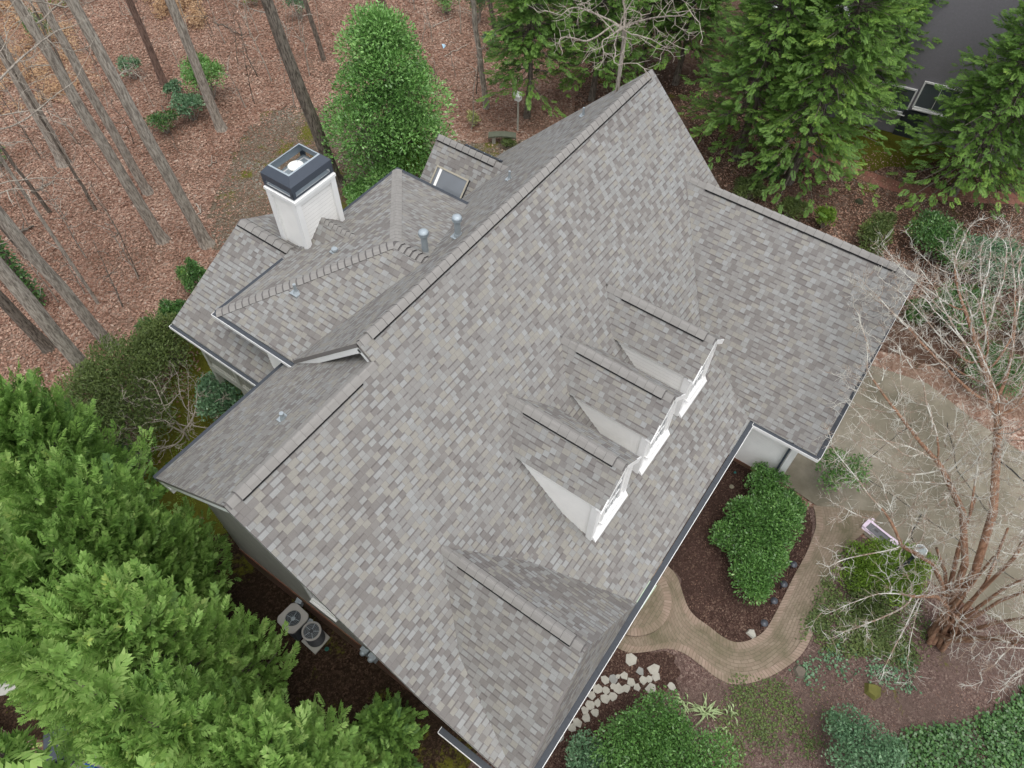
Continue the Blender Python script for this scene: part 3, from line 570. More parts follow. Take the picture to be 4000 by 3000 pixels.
# --- dormers
for i, (du, dw_, va_, lab) in enumerate(((2.318, .97, 2.61, 'gabled dormer nearest the front walk, lowest of the three'), (4.854, .95, 2.65, 'middle gabled dormer of the three'), (7.31, .95, 2.66, 'gabled dormer nearest the garage wing, highest in the picture'))):
    d = link('dormer', None, None, house); d['label'] = lab
    dvf = 6.285; dz = .94; za = zf(va_); md = dz/dw_
    for sgn in (-1, 1):
        e = (du+sgn*dw_, dvf, za-dz)
        roof('dormer_roof', [(du, va_-.06, za+.01), (du, dvf, za+.01), e, (du+sgn*dw_, va_+dz/s1-.06, za-dz)], d, .055)
    ridge_cap(d, H(du, dvf-.02, za), H(du, va_+.1, za), sl(-1, 0, -md), sl(1, 0, -md), .165, .04, .24, .012, vent=(.10, .88))
    cw = dw_-.085; fv = dvf-.20; zt = za-dz+.02; zfr = zf(fv)
    # cheeks
    for sgn in (-1, 1):
        v_top = -zt/s1
        wall('dormer_cheek', [(pv(du+sgn*cw, [(v_top-.05, zt), (fv, zt), (fv, zf(fv)-.02), (Vb, zb-.02)]), (sgn, 0, 0))], M_WHITE, d, .135)
    ft = za-md*.0-.09
    wall('dormer_front', [([H(du-cw, fv, zfr-.02), H(du+cw, fv, zfr-.02), H(du+cw, fv, zt), H(du, fv, za-.08), H(du-cw, fv, zt)], sl(0, 1, 0))], M_TRIM, d, .10)
    b = MB()
    for sgn in (-1, 1):
        b.beam(H(du+sgn*(cw-.03), fv-.02, zfr-.0), H(du+sgn*(cw-.03), fv-.02, zt-.10), .17, .17, sl(0, 1, 0))
        p, q = H(du, dvf-.01, za-.02), H(du+sgn*dw_, dvf-.01, za-dz-.02); b.beam(p-Vector((0, 0, .07)), q-Vector((0, 0, .07)), .03, .13)
        b.hexa([H(du, fv, za-.12), H(du+sgn*dw_, fv, za-dz-.12), H(du+sgn*dw_, dvf-.02, za-dz-.12), H(du, dvf-.02, za-.12)], [H(du, fv, za-.10), H(du+sgn*dw_, fv, za-dz-.10), H(du+sgn*dw_, dvf-.02, za-dz-.10), H(du, dvf-.02, za-.10)])
    b.build('dormer_trim', M_TRIM, d)
    b = MB()     # sloped apron flashing at the foot of the window wall
    b.hexa([H(du-cw-.0, fv+.02, zfr-.02), H(du+cw, fv+.02, zfr-.02), H(du+cw, fv+.19, zf(fv+.19)+.005), H(du-cw, fv+.19, zf(fv+.19)+.005)][::-1],
           [H(du-cw-.0, fv+.02, zfr+.25), H(du+cw, fv+.02, zfr+.25), H(du+cw, fv+.19, zf(fv+.19)+.04), H(du-cw, fv+.19, zf(fv+.19)+.04)][::-1]); b.build('apron', M_TRIM, d)
    wn_ = MB(); g = MB(); c0 = H(du, fv, zfr+.36); hh = max(.5, (zt-zfr-.36-.02)*S)
    ex_ = Vector((1, 0, 0)); n_ = sl(0, 1, 0)
    q = [c0-ex_*.38+n_*.02, c0+ex_*.38+n_*.03, c0+ex_*.38+n_*.03+Vector((0, 0, hh)), c0-ex_*.38+n_*.02+Vector((0, 0, hh))]
    g.face(q if (q[1]-q[0]).cross(q[2]-q[0]).dot(n_) > 0 else q[::-1]); g.build('dormer_window', M_GLASS, d)
    up = Vector((0, 0, 1))
    for t in (-.40, -.14, .14, .40): wn_.beam(c0+ex_*t+n_*.03, c0+ex_*t+n_*.03+up*hh, .07 if abs(t) > .3 else .025, .07 if abs(t) > .3 else .03, n_)
    for t in (0, .33, .66, 1): wn_.beam(c0-ex_*.43+n_*.03+up*hh*t, c0+ex_*.43+n_*.03+up*hh*t, .08 if t in (0, 1) else .04, .06 if t in (0, 1) else .025, up)
    wn_.beam(c0-ex_*.46+n_*.05-up*.02, c0+ex_*.46+n_*.05-up*.02, .15, .05, up); wn_.build('window_frame', M_TRIM, d)
wall('side_wall', [(rect(.06, .06, -4.4, -3.0, -5.3, -3.14), (-1, 0, 0)), (rect(.06, .36, -4.4, -4.4, -5.3, -3.14), sl(0, -1, 0))], M_WHITE)
# --- porch frame
pch = link('screened_porch', None, None, house); pch['label'] = 'screened porch on tall posts under the low rear roof'
M_WOOD = plain('weathered_white_wood', (.42, .42, .36), .8, var=.35, scale=5)
b = MB(); ul = -.12
for vv in (-8.1, -6.6, -5.2, -3.9): b.beam(H(ul, vv, -10.2), H(ul, vv, ze3+.05), .15, .15, sl(0, 1, 0))
for uu in (3, 6.2): b.beam(H(uu, -8.1, -10.2), H(uu, -8.1, ze3+.6 if uu < 4 else ze3-.1), .15, .15, sl(0, 1, 0))
b.build('post', M_WOOD, pch)
b = MB()
for z_ in (-6.9, -5.75, -4.9): b.beam(H(ul, -8.2, z_), H(ul, -3.7, z_), .10, .14 if z_ != -5.75 else .09, (0, 0, 1)); b.beam(H(ul, -8.1, z_), H(6.3, -8.1, z_), .10, .14, (0, 0, 1))
b.beam(H(ul-.06, -8.2, -7.05), H(ul-.06, -3.7, -7.05), .05, .28)
b.build('rail', M_WOOD, pch)
b = MB(); n = 34
for i in range(n): v_ = -8.05+i*4.2/n; b.beam(H(ul, v_, -6.85), H(ul, v_, -5.78), .035, .035, sl(0, 1, 0))
b.build('balusters', M_WOOD, pch)
b = MB(); b.hexa([H(ul, -8.15, -7.0), H(6.3, -8.15, -7.0), H(6.3, -5.9, -7.0), H(ul, -5.9, -7.0)][::-1], [H(ul, -8.15, -6.92), H(6.3, -8.15, -6.92), H(6.3, -5.9, -6.92), H(ul, -5.9, -6.92)][::-1])
b.hexa([H(ul, -5.9, -7.0), H(.3, -5.9, -7.0), H(.3, -3.6, -7.0), H(ul, -3.6, -7.0)][::-1], [H(ul, -5.9, -6.92), H(.3, -5.9, -6.92), H(.3, -3.6, -6.92), H(ul, -3.6, -6.92)][::-1])
b.build('deck', M_WOOD, pch)
#@@GROUND
# ------------------------------------------------------------------ ground and beds
b = MB(); b.face([(-120, -90, 0), (160, -90, 0), (160, 160, 0), (-120, 160, 0)]); tag(b.build('ground', M_LIT), kind='structure')
def smooth_closed(P, sub=6, jit=.05):
    n = len(P); out = []
    for i in range(n):
        p0, p1, p2, p3 = P[i-1], P[i], P[(i+1) % n], P[(i+2) % n]
        for k in range(sub):
            t = k/sub; q = .5*((2*p1)+(-p0+p2)*t+(2*p0-5*p1+4*p2-p3)*t*t+(-p0+3*p1-3*p2+p3)*t**3)
            out.append(q+Vector((random.gauss(0, jit), random.gauss(0, jit), 0)))
    return out
LV = [1]
def sheet(name, px, mat, jit=.06, smooth=True):
    LV[0] += 1; z = .004*LV[0]
    P = [W(x, y) for x, y in px]; P = smooth_closed(P, 6, jit) if smooth else P
    import bmesh
    bm = bmesh.new(); vs = [bm.verts.new((p.x, p.y, z)) for p in P]; es = [bm.edges.new((vs[i], vs[(i+1) % len(vs)])) for i in range(len(vs))]
    bmesh.ops.triangle_fill(bm, edges=es, use_beauty=True, normal=(0, 0, 1)); me = bpy.data.meshes.new(name); bm.to_mesh(me); bm.free()
    return tag(link(name, me, mat), kind='structure')
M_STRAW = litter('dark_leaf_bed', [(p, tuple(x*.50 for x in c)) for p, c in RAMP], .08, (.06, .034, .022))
M_TAN = litter('tan_litter', [(p, (min(1, c[0]*1.15), c[1]*1.15, c[2]*1.0)) for p, c in RAMP], .0, (.24, .15, .09))
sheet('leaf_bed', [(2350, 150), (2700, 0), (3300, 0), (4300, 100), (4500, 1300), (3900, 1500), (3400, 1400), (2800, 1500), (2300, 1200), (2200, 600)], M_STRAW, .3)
sheet('dirt_clearing', [(820, 880), (900, 640), (1000, 470), (1180, 400), (1330, 440), (1700, 560), (2050, 560), (2200, 620), (2100, 1300), (1000, 1300), (850, 1000)], M_LITM, .25)
sheet('tan_leaf_drift', [(-200, 50), (100, 0), (250, 150), (330, 350), (200, 420), (60, 300), (-200, 500)], M_TAN, .5)
sheet('moss_lawn', [(560, 1750), (650, 1500), (740, 1250), (900, 1300), (1100, 1500), (1250, 2000), (1000, 2300), (830, 2250), (640, 2050), (560, 1900)], M_MOSS, .12)
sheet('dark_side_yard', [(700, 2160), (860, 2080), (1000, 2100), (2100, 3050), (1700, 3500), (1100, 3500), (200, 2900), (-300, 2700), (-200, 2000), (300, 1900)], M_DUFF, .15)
sheet('moss_lawn', [(3120, 520), (3350, 480), (3560, 500), (3700, 560), (3650, 640), (3400, 660), (3180, 620)], M_MOSS, .15)
sheet('faded_mulch_bed', [(1800, 3300), (2100, 2600), (2450, 2150), (2880, 1700), (3040, 1880), (3120, 1980), (3220, 2000), (3420, 2140), (3700, 2330), (3900, 2420), (4300, 2560), (4700, 3300), (3000, 3500)], M_MULCHL, .04)
sheet('dark_mulch_bed', [(2400, 2250), (2880, 1700), (3040, 1880), (3120, 1960), (3170, 2080), (3060, 2400), (2960, 2500), (2860, 2520), (2700, 2420), (2640, 2240), (2520, 2230)], M_MULCH, .03)
sheet('dark_mulch_bed', [(1950, 3150), (2150, 2720), (2330, 2520), (2500, 2540), (2650, 2580), (2620, 2680), (2500, 2800), (2400, 2950), (2300, 3200)], M_MULCH, .1)
sheet('driveway', [(2950, 1800), (3000, 1380), (3390, 1425), (3620, 1500), (3800, 1640), (4150, 1880), (4600, 2200), (4700, 2800), (4100, 2530), (3720, 2335), (3560, 2225), (3420, 2130), (3320, 2040), (3200, 1985), (3060, 1890)], M_CONC, .0, False)
b = MB()      # slab joints and cracks
def crack(px, wd):
    P = [W(x, y, .004*LV[0]+.004) for x, y in px]
    for p, q in zip(P, P[1:]):
        m = 6; prev = p
        for i in range(1, m+1):
            r = p.lerp(q, i/m)+Vector((random.gauss(0, .018), random.gauss(0, .018), 0)) if wd > .02 or i < m else q
            d = (r-prev).normalized(); s_ = Vector((-d.y, d.x, 0))*wd*.5; b.face([prev-s_, r-s_, r+s_, prev+s_]); prev = r
crack([(3230, 1730), (3330, 1830), (3460, 1920), (3600, 2010), (3800, 2150), (4000, 2290)], .022); crack([(3700, 1650), (3740, 1840), (3900, 2050)], .03)
crack([(3330, 1830), (3420, 1770), (3560, 1660)], .02); crack([(3600, 2010), (3560, 2090), (3600, 2180)], .03); crack([(3870, 1770), (4100, 1960)], .06)
tag(b.build('driveway_cracks', M_DARK), kind='structure')
sheet('neighbour_driveway', [(-300, 2480), (70, 2550), (75, 2700), (-60, 2730), (-300, 2800)], M_PADC, .02)
sheet('neighbour_driveway', [(170, 2990), (250, 2880), (330, 2840), (520, 2880), (800, 3050), (800, 3400), (100, 3400)], M_PADC, .02)
# brick walk
def z1(x, y): return (2100+x*.6329, 2000+y*.6329)
pairs = [((1700, -40), (2120, 0)), ((1715, 20), (2060, 75)), ((1715, 100), (2005, 135)), ((1660, 250), (1920, 215)), ((1590, 380), (1870, 340)), ((1540, 480), (1820, 450)), ((1480, 600), (1765, 570)), ((1425, 700), (1710, 720)),
         ((1375, 755), (1650, 850)), ((1310, 790), (1560, 940)), ((1250, 803), (1400, 1030)), ((1190, 795), (1230, 1065)), ((1120, 755), (1110, 1025)), ((1050, 700), (1000, 940)), ((980, 650), (900, 870)),
         ((930, 590), (800, 843)), ((895, 500), (680, 862)), ((860, 400), (570, 868)), ((800, 330), (470, 825)), ((700, 250), (380, 740))]
zp = .05
A = [W(*z1(*p[0]), zp) for p in pairs]; B = [W(*z1(*p[1]), zp) for p in pairs]
def cr(P, sub=8):
    P = [P[0]*2-P[1]]+P+[P[-1]*2-P[-2]]; out = []
    for i in range(1, len(P)-2):
        for k in range(sub):
            t = k/sub; out.append(.5*((2*P[i])+(-P[i-1]+P[i+1])*t+(2*P[i-1]-5*P[i]+4*P[i+1]-P[i+2])*t*t+(-P[i-1]+3*P[i]-3*P[i+1]+P[i+2])*t**3))
    out.append(P[-2]); return out
A, B = cr(A), cr(B)
walk = tag(link('brick_walk', None), kind='structure')
mid, eL, eR = MB(), MB(), MB(); t = 0; bw = .21; tl = tr_ = 0
for i in range(len(A)-1):
    a0, a1, b0, b1 = A[i], A[i+1], B[i], B[i+1]; w0, w1 = (b0-a0).length, (b1-a1).length; d0, d1 = (b0-a0)/w0, (b1-a1)/w1
    dt = (((a1+b1)-(a0+b0))/2).length
    mid.face([a0+d0*bw, a1+d1*bw, b1-d1*bw, b0-d0*bw][::-1], 0, [(t, bw), (t+dt, bw), (t+dt, w1-bw), (t, w0-bw)][::-1]); t += dt
    for m_, p0, p1, q0, q1, tt in ((eL, a0, a1, a0+d0*bw, a1+d1*bw, 'l'), (eR, b0-d0*bw, b1-d1*bw, b0, b1, 'r')):
        ln = ((p1-p0).length+(q1-q0).length)/2; c_ = tl if tt == 'l' else tr_
        up = Vector((0, 0, .008)); f = [p0+up, p1+up, q1+up, q0+up]; uvs = [(c_, .02), (c_+ln, .02), (c_+ln, .23), (c_, .23)]
        m_.face(f[::-1], 0, uvs[::-1])
        o0, o1 = (p0, p1) if tt == 'l' else (q0, q1)
        m_.face([o0+up, o1+up, o1-Vector((0, 0, .06)), o0-Vector((0, 0, .06))], 0, [(c_, .2), (c_+ln, .2), (c_+ln, .25), (c_, .25)])
        if tt == 'l': tl += ln
        else: tr_ += ln
mid.build('walk_bricks', M_PATH, walk); eL.build('edging', M_EDGE, walk); eR.build('edging', M_EDGE, walk)
# round brick step with a pale green mat
c = W(*z1(585, 520), .15); rad = 1.12; n = 40
st = tag(empty('round_step', 'round brick entry step with a soldier-course rim at the front eave', 'step'), None)
m1, m2 = MB(), MB()
ring = [c+Vector((math.cos(2*PI*i/n), math.sin(2*PI*i/n), 0))*rad for i in range(n)]; rin = [c+(p-c)*(1-.21/rad) for p in ring]
m1.face(rin, 0, [(p.x, p.y) for p in rin])
for i in range(n):
    j = (i+1) % n; u0_, u1_ = i*2*PI*rad/n, (i+1)*2*PI*rad/n; m2.face([rin[i], ring[i], ring[j], rin[j]], 0, [(u0_, .02), (u0_, .23), (u1_, .23), (u1_, .02)])
    m2.face([ring[i], ring[i]-Vector((0, 0, .15)), ring[j]-Vector((0, 0, .15)), ring[j]], 0, [(u0_, .25), (u0_, .4), (u1_, .4), (u1_, .25)])
m1.build('step_bricks', M_PATH, st); m2.build('rim', M_EDGE, st)
b = MB(); b.beam(W(*z1(702, 432), .30), W(*z1(608, 574), .30), .30, .05); b.beam(W(*z1(702, 432), .17), W(*z1(608, 574), .17), .36, .04); tag(b.build('door_mat', plain('mint_panel', (.50, .62, .47), .7, var=.15)), 'pale mint green mat on the round brick step, half under the eave', 'mat')
# red paver border beyond the leaf bed
def strip(name, px, wd, mat, z=.03):
    P = cr([W(x, y, z) for x, y in px], 6); b = MB(); t = 0
    for i in range(len(P)-1):
        d = (P[min(i+1, len(P)-1)]-P[max(i-1, 0)]).normalized(); d1 = (P[min(i+2, len(P)-1)]-P[i]).normalized(); s0 = Vector((-d.y, d.x, 0))*wd/2; s1_ = Vector((-d1.y, d1.x, 0))*wd/2; L = (P[i+1]-P[i]).length
        b.face([P[i]-s0, P[i+1]-s1_, P[i+1]+s1_, P[i]+s0], 0, [(t, 0), (t+L, 0), (t+L, wd), (t, wd)]); t += L
    return tag(b.build(name, mat), kind='structure')
strip('paver_border', [(3050, 430), (3120, 560), (3250, 640), (3390, 690), (3550, 740), (3750, 765), (4100, 780)], .8, M_PAVER)
# ------------------------------------------------------------------ loose things
def stone(px, r, h, mat, name, label, cat, group=None, seed=0, z0=.02, flat=True):
    rr = random.Random(seed); c = W(*px, 0); n = rr.randint(5, 7); a0 = rr.uniform(0, 6); b = MB()
    ring = []
    for i in range(n): a = a0+2*PI*(i+rr.uniform(-.22, .22))/n; q = r*rr.uniform(.8, 1.18); ring.append(Vector((c.x+q*math.cos(a), c.y+q*math.sin(a), z0)))
    top = [p+(c-p)*.06+Vector((0, 0, h+z0-p.z*0)) if flat else p+(c-p)*.35+Vector((0, 0, h)) for p in ring]
    for p in top: p.z = z0+h+rr.uniform(-.006, .006)
    b.face(top)
    for i in range(n): j = (i+1) % n; b.face([ring[i], ring[j], top[j], top[i]])
    return tag(b.build(name, mat), label, cat, group)
M_STONE = plain('pale_flagstone', (.36, .345, .295), .9, var=.3, scale=9); M_STONE2 = plain('grey_flagstone', (.24, .24, .22), .9, var=.28, scale=9)
fs = [(577, 912), (630, 985), (718, 975), (730, 1020), (535, 1015), (495, 1018), (467, 1035), (418, 1040), (338, 1075), (372, 1098), (423, 1102), (465, 1080), (500, 1092), (546, 1088), (575, 1050), (612, 1080), (653, 1040), (690, 1035), (700, 1092), (825, 1077),
      (287, 1120), (327, 1130), (255, 1155), (225, 1193), (413, 1155), (368, 1182), (465, 1140), (325, 1195), (288, 1225), (188, 1245), (350, 1240), (163, 1305), (240, 1300), (130, 1335), (132, 1395), (210, 1335), (300, 1275)]
szs = {5: .07, 11: .09, 17: .10, 19: .12, 0: .19, 2: .19, 18: .18}
special = {0: 'pale flagstone nearest the brick walk, alone', 1: 'grey flagstone just below the lone one near the walk', 2: 'tall pale flagstone at the right top of the cluster', 18: 'large white flagstone at the right end of the cluster', 19: 'small pale flagstone lying apart in the mulch to the right'}
ORD0 = ['leftmost', 'second from the left', 'third from the left', 'fourth from the left', 'fifth from the left', 'sixth from the left', 'seventh from the left', 'eighth from the left', 'ninth from the left', 'tenth from the left', 'eleventh from the left', 'twelfth from the left']
def fband(p): return 'top' if p[1] < 1045 else 'upper middle' if p[1] < 1105 else 'middle' if p[1] < 1170 else 'lower'
def flab(p):
    row = sorted([q for j, q in enumerate(fs) if j not in special and fband(q) == fband(p)]); return 'flagstone in the %s row of the stone patch, %s' % (fband(p), ORD0[row.index(p)])
for i, p in enumerate(fs):
    stone(z1(*p), szs.get(i, .115+.035*((i*7) % 5)/5), .035, M_STONE2 if i in (1, 6, 31, 33, 34, 20) else M_STONE, 'flagstone', special.get(i) or flab(p), 'flagstone', 'flagstones set in the front mulch', i)
stone(z1(1318, 752), .17, .10, M_STONE, 'rock', 'white rock at the inner bend of the brick walk', 'rock', None, 91, 0, False)
stone(z1(1615, 988), .2, .12, plain('brown_rock', (.13, .11, .085), .9, var=.3), 'rock', 'round brown rock at the outer bend of the brick walk', 'rock', None, 92, 0, False)
stone(z1(2065, 1105), .26, .16, plain('mossy_rock', (.12, .115, .03), .95, var=.4), 'rock', 'mossy stump-like rock in the mulch below the walk', 'rock', None, 93, 0, False)
stone((3355, 790), .2, .12, plain('dark_rock', (.05, .055, .03), .95, var=.4), 'rock', 'dark mossy rock in the red leaf bed behind the garage wing', 'rock', None, 94, 0, False)
for i, q in enumerate([(788, 2036), (756, 2092), (765, 2100)]):
    p = W(*q); b = MB(); b.box(p, .2, .1, .06, (math.cos(i*1.3+.5), math.sin(i*1.3+.5), 0)); tag(b.build('loose_brick', plain('pink_brick%d' % i, (.36, .22, .17), .9), bevel=.008), ['loose pale brick on the moss by the gable wall, the upper one', 'loose pale brick below the upper one on the moss', 'loose brick leaning on the lower pale brick'][i], 'brick', 'loose bricks on the side lawn')
# path lights
lights = [z1(1402, 683), z1(1463, 545), z1(1523, 442), z1(1583, 320)]
for i, q in enumerate(lights):
    p = W(*q, .38); p.z = 0; o = empty('path_light', ['black path light at the inner bend, nearest the white rock', 'black path light second from the white rock', 'black path light third from the white rock, beside the holly', 'black path light farthest up the walk, half in the holly'][i], 'path light', 'path lights along the brick walk', p)
    b = MB(); b.cyl((0, 0, 0), .015, .015, .36, 8); b.build('stem', M_BLACK, o)
    b = MB(); b.lathe((0, 0, .34), [(.055, -.06), (.05, 0), (.105, .005), (.10, .02), (.06, .045), (.015, .06)], 18); b.build('lamp_head', plain('lamp_head_black%d' % i, (.05, .055, .065), .35, .2, spec=.5), o, smooth=False)
for q, r, c_, lab in ((( 2857, 1903), .105, (.34, .31, .22), 'round tan valve cover in the dark mulch by the garage wall'), ((2870, 1848), .06, (.04, .22, .20), 'small teal valve cap in the mulch by the garage wall'), ((1277, 2536), .06, (.03, .16, .12), 'small green valve cap beside the condenser pad'), ((1545, 2740), .06, (.03, .16, .12), 'small green valve cap far along the dark side yard')):
    p = W(*q); o = empty('valve_cover', lab, 'valve cover', None, p); b = MB(); b.lathe((0, 0, 0), [(r, 0), (r, .03), (r*.8, .035)], 20); b.build('rim', plain('vc'+lab[:6]+str(q[0]), c_, .8), o); b = MB(); b.cyl((0, 0, .03), r*.74, r*.7, .012, 18); b.build('lid', plain('vl'+str(q[0]), tuple(x*.6 for x in c_), .8), o)
# condensers
def vdir(px0, px1): a, b_ = W(*px0), W(*px1); d = (b_-a); d.z = 0; return d.normalized()
ax = Vector((1, 0, 0)).lerp(Vector((0, 0, 0)), 0)
p = W(1143, 2413, .82); p.z = 0
ac = empty('condenser', 'square air conditioner condenser with a pale lid and round fan opening', 'condenser', None, p)
ac.rotation_euler.z = math.radians(-4); hw = .34
b = MB(); b.box((0, 0, .03), .60, .60, .72); 
for i in range(11):
    z_ = .09+i*.058
    for sx, sy in ((1, 0), (-1, 0), (0, 1), (0, -1)): b.box((sx*.303, sy*.303, z_), .02 if sx else .52, .02 if sy else .52, .03)
b.build('cabinet', M_BLACK, ac)
M_ACT = plain('condenser_grey', (.40, .385, .36), .6, var=.1)
b = MB(); n = 32; ro = []; ri_ = []; r0 = .215
for i in range(n):
    a = 2*PI*i/n; cx_, sy_ = math.cos(a), math.sin(a); k = .34/max(abs(cx_), abs(sy_)); k = min(k, .415); ro.append(Vector((cx_*k, sy_*k, .80))); ri_.append(Vector((cx_*r0, sy_*r0, .79)))
for i in range(n):
    j = (i+1) % n; b.face([ri_[i], ro[i], ro[j], ri_[j]]); b.face([ro[i], ro[i]-Vector((0, 0, .06)), ro[j]-Vector((0, 0, .06)), ro[j]]); b.face([ri_[j], ri_[j]-Vector((0, 0, .10)), ri_[i]-Vector((0, 0, .10)), ri_[i]])
b.build('lid', M_ACT, ac)
def fan(parent, z, r, nb, c_):
    b = MB()
    for i in range(nb):
        a = 2*PI*i/nb; q = [Vector((r*.2*math.cos(a), r*.2*math.sin(a), z)), Vector((r*.97*math.cos(a-.28), r*.97*math.sin(a-.28), z-.01)), Vector((r*.97*math.cos(a+.42), r*.97*math.sin(a+.42), z+.035)), Vector((r*.2*math.cos(a+.9), r*.2*math.sin(a+.9), z+.02))]
        b.face(q)
    b.build('fan_blades', plain('fan_metal%d' % nb, c_, .45, .4), parent)
    b = MB(); b.lathe((0, 0, z), [(.06, -.05), (.06, .04), (.03, .05)], 14); b.build('hub', M_STEEL, parent)
    g = MB()
    for i in range(nb): a = 2*PI*i/nb+.3; g.beam((.05*math.cos(a), .05*math.sin(a), z+.075), (r*math.cos(a), r*math.sin(a), z+.075), .012, .008)
    for rr_ in (.35, .55, .75, .95):
        P = [Vector((r*rr_*math.cos(2*PI*i/20), r*rr_*math.sin(2*PI*i/20), z+.08)) for i in range(20)]
        for i in range(20): g.beam(P[i], P[(i+1) % 20], .004, .004)
    g.build('fan_guard', M_STEEL, parent)
b = MB(); b.cyl((0, 0, .70), .21, .21, .005, 24); b.build('fan_well', M_DARK, ac); fan(ac, .715, .20, 4, (.30, .30, .31))
p = W(1217, 2466, .70); p.z = .07
ac2 = empty('condenser', 'round louvred air conditioner condenser standing on a concrete pad', 'condenser', None, p)
b = MB()
for i in range(12): z_ = .03+i*.052; b.lathe((0, 0, z_), [(.235, 0), (.255, .012), (.255, .03), (.235, .04)], 28)
b.cyl((0, 0, .0), .232, .232, .62, 24, cap=False); b.build('cabinet', plain('louvre_dark', (.07, .075, .08), .5, .3), ac2)
b = MB(); b.lathe((0, 0, .62), [(.262, 0), (.268, .02), (.262, .045), (.215, .05), (.21, .0)], 32); b.f = b.f[:-1]; b.mi = b.mi[:-1]; b.uv = b.uv[:-1]; b.build('top_ring', M_ACT, ac2)
b = MB(); b.cyl((0, 0, .55), .215, .215, .004, 24); b.build('fan_well', plain('rusty_well', (.05, .022, .015), .9), ac2); fan(ac2, .57, .205, 5, (.16, .10, .08))
pad = [W(1178, 2507), W(1233, 2558), W(1291, 2492), W(1240, 2440)]
b = MB(); b.hexa(pad if (pad[1]-pad[0]).cross(pad[2]-pad[0]).z > 0 else pad[::-1], [q+Vector((0, 0, .07)) for q in (pad if (pad[1]-pad[0]).cross(pad[2]-pad[0]).z > 0 else pad[::-1])]); tag(b.build('condenser_pad', M_PADC, bevel=.01), 'pale square concrete pad under the round condenser', 'concrete pad')
for q, s_, h_, z_, lab in (((1171, 2341), (.22, .16), .24, .55, 'grey disconnect box on the foundation beside the square condenser'), ((1207, 2436), (.24, .1), .18, .45, 'small grey electrical box between the two condensers')):
    p = W(*q, z_+h_); p.z = z_; o = empty('utility_box', lab, 'electrical box', None, p); o.rotation_euler.z = math.radians(18)
    b = MB(); b.box((0, 0, 0), s_[0], s_[1], h_); b.build('case', M_PIPE, o, bevel=.006); b = MB(); b.box((0, 0, h_), s_[0]+.02, s_[1]+.02, .015); b.build('cover', M_STEEL, o); b = MB(); b.cyl((.05, 0, -z_), .012, .012, z_, 8); b.build('conduit', M_BLACK, o)
for q, lab in (((1424, 2541), 'glass-domed electric meter on the gable wall'), ((1455, 2566), 'grey meter box next to the domed meter')):
    p = W(*q, 1.35); o = empty('electric_meter', lab, 'meter', None, p); b = MB(); b.box((0, 0, -.25), .12, .22, .32); b.build('box', M_PIPE, o, bevel=.01); b = MB(); b.lathe((-.05, 0, -.02), [(.08, 0), (.08, .05), (.05, .09), (.01, .10)], 16, axis=(-1, 0, .2)); b.build('dome', M_STEEL, o, smooth=True)
# wheelie bins
def bin_(q, rot, col, lab, h=1.02):
    p = W(*q); o = empty('wheelie_bin', lab, 'bin', 'bins at the lower left corner', p); o.rotation_euler.z = rot; m = plain('bin'+lab[:8], col, .45, var=.15, spec=.5)
    b = MB(); a = [Vector(v) for v in ((-.23, -.26, .04), (.23, -.26, .04), (.23, .26, .04), (-.23, .26, .04))]; t = [Vector(v) for v in ((-.30, -.34, h-.08), (.30, -.34, h-.08), (.30, .36, h-.02), (-.30, .36, h-.02))]; b.hexa(a, t); b.build('body', m, o, bevel=.03)
    b = MB(); a = [Vector(v) for v in ((-.33, -.38, h-.06), (.33, -.38, h-.06), (.33, .40, h), (-.33, .40, h))]; t = [Vector(v) for v in ((-.29, -.33, h-.01), (.29, -.33, h-.01), (.27, .36, h+.09), (-.27, .36, h+.09))]; b.hexa(a, t); b.build('lid', m, o, bevel=.025)
    b = MB(); b.beam((-.26, .46, h-.03), (.26, .46, h-.03), .04, .04); b.beam((-.24, .38, h-.03), (-.24, .48, h-.03), .04, .04); b.beam((.24, .38, h-.03), (.24, .48, h-.03), .04, .04); b.build('handle', m, o)
    for s_ in (-1, 1): b = MB(); b.cyl((s_*.25, .27, .12), .12, .12, .06, 18, (s_, 0, 0)); b.build('wheel', M_DARK, o)
bin_((300, 2935), math.radians(150), (.045, .055, .068), 'dark grey wheelie bin with its back to the cypresses, uppermost of the bins')
bin_((250, 3070), math.radians(175), (.025, .03, .038), 'black wheelie bin cut by the bottom edge, left of the blue one')
bin_((425, 3075), math.radians(200), (.02, .11, .42), 'bright blue wheelie bin at the bottom edge')
bin_((520, 3050), math.radians(195), (.16, .19, .27), 'grey-blue bin half hidden by the cypress, right of the blue one')
# neighbour wall corner
p, q = W(-160, 2770, .9), W(130, 3080, .9); d = (q-p).normalized(); s_ = Vector((-d.y, d.x, 0))
o = empty('garden_wall', 'orange brick wall with a pale cap at the lower left corner', 'wall')
b = MB(); b.beam(p-Vector((0, 0, .55)), q-Vector((0, 0, .55)), .30, 1.1); b.build('brickwork', M_BRICK, o); b = MB(); b.beam(p-s_*.0+Vector((0, 0, .02)), q+Vector((0, 0, .02)), .2, .05); b.build('coping', plain('coping', (.40, .16, .075), .9), o)
c1 = W(-90, 3110, 1.2); b = MB(); b.box((c1.x, c1.y, 0), 1.5, 1.2, 1.25, d); o2 = empty('porch_block', 'pale rendered block behind the orange wall, lower left corner', 'block'); b.build('block', plain('pale_render', (.42, .44, .44), .8), o2, bevel=.02)
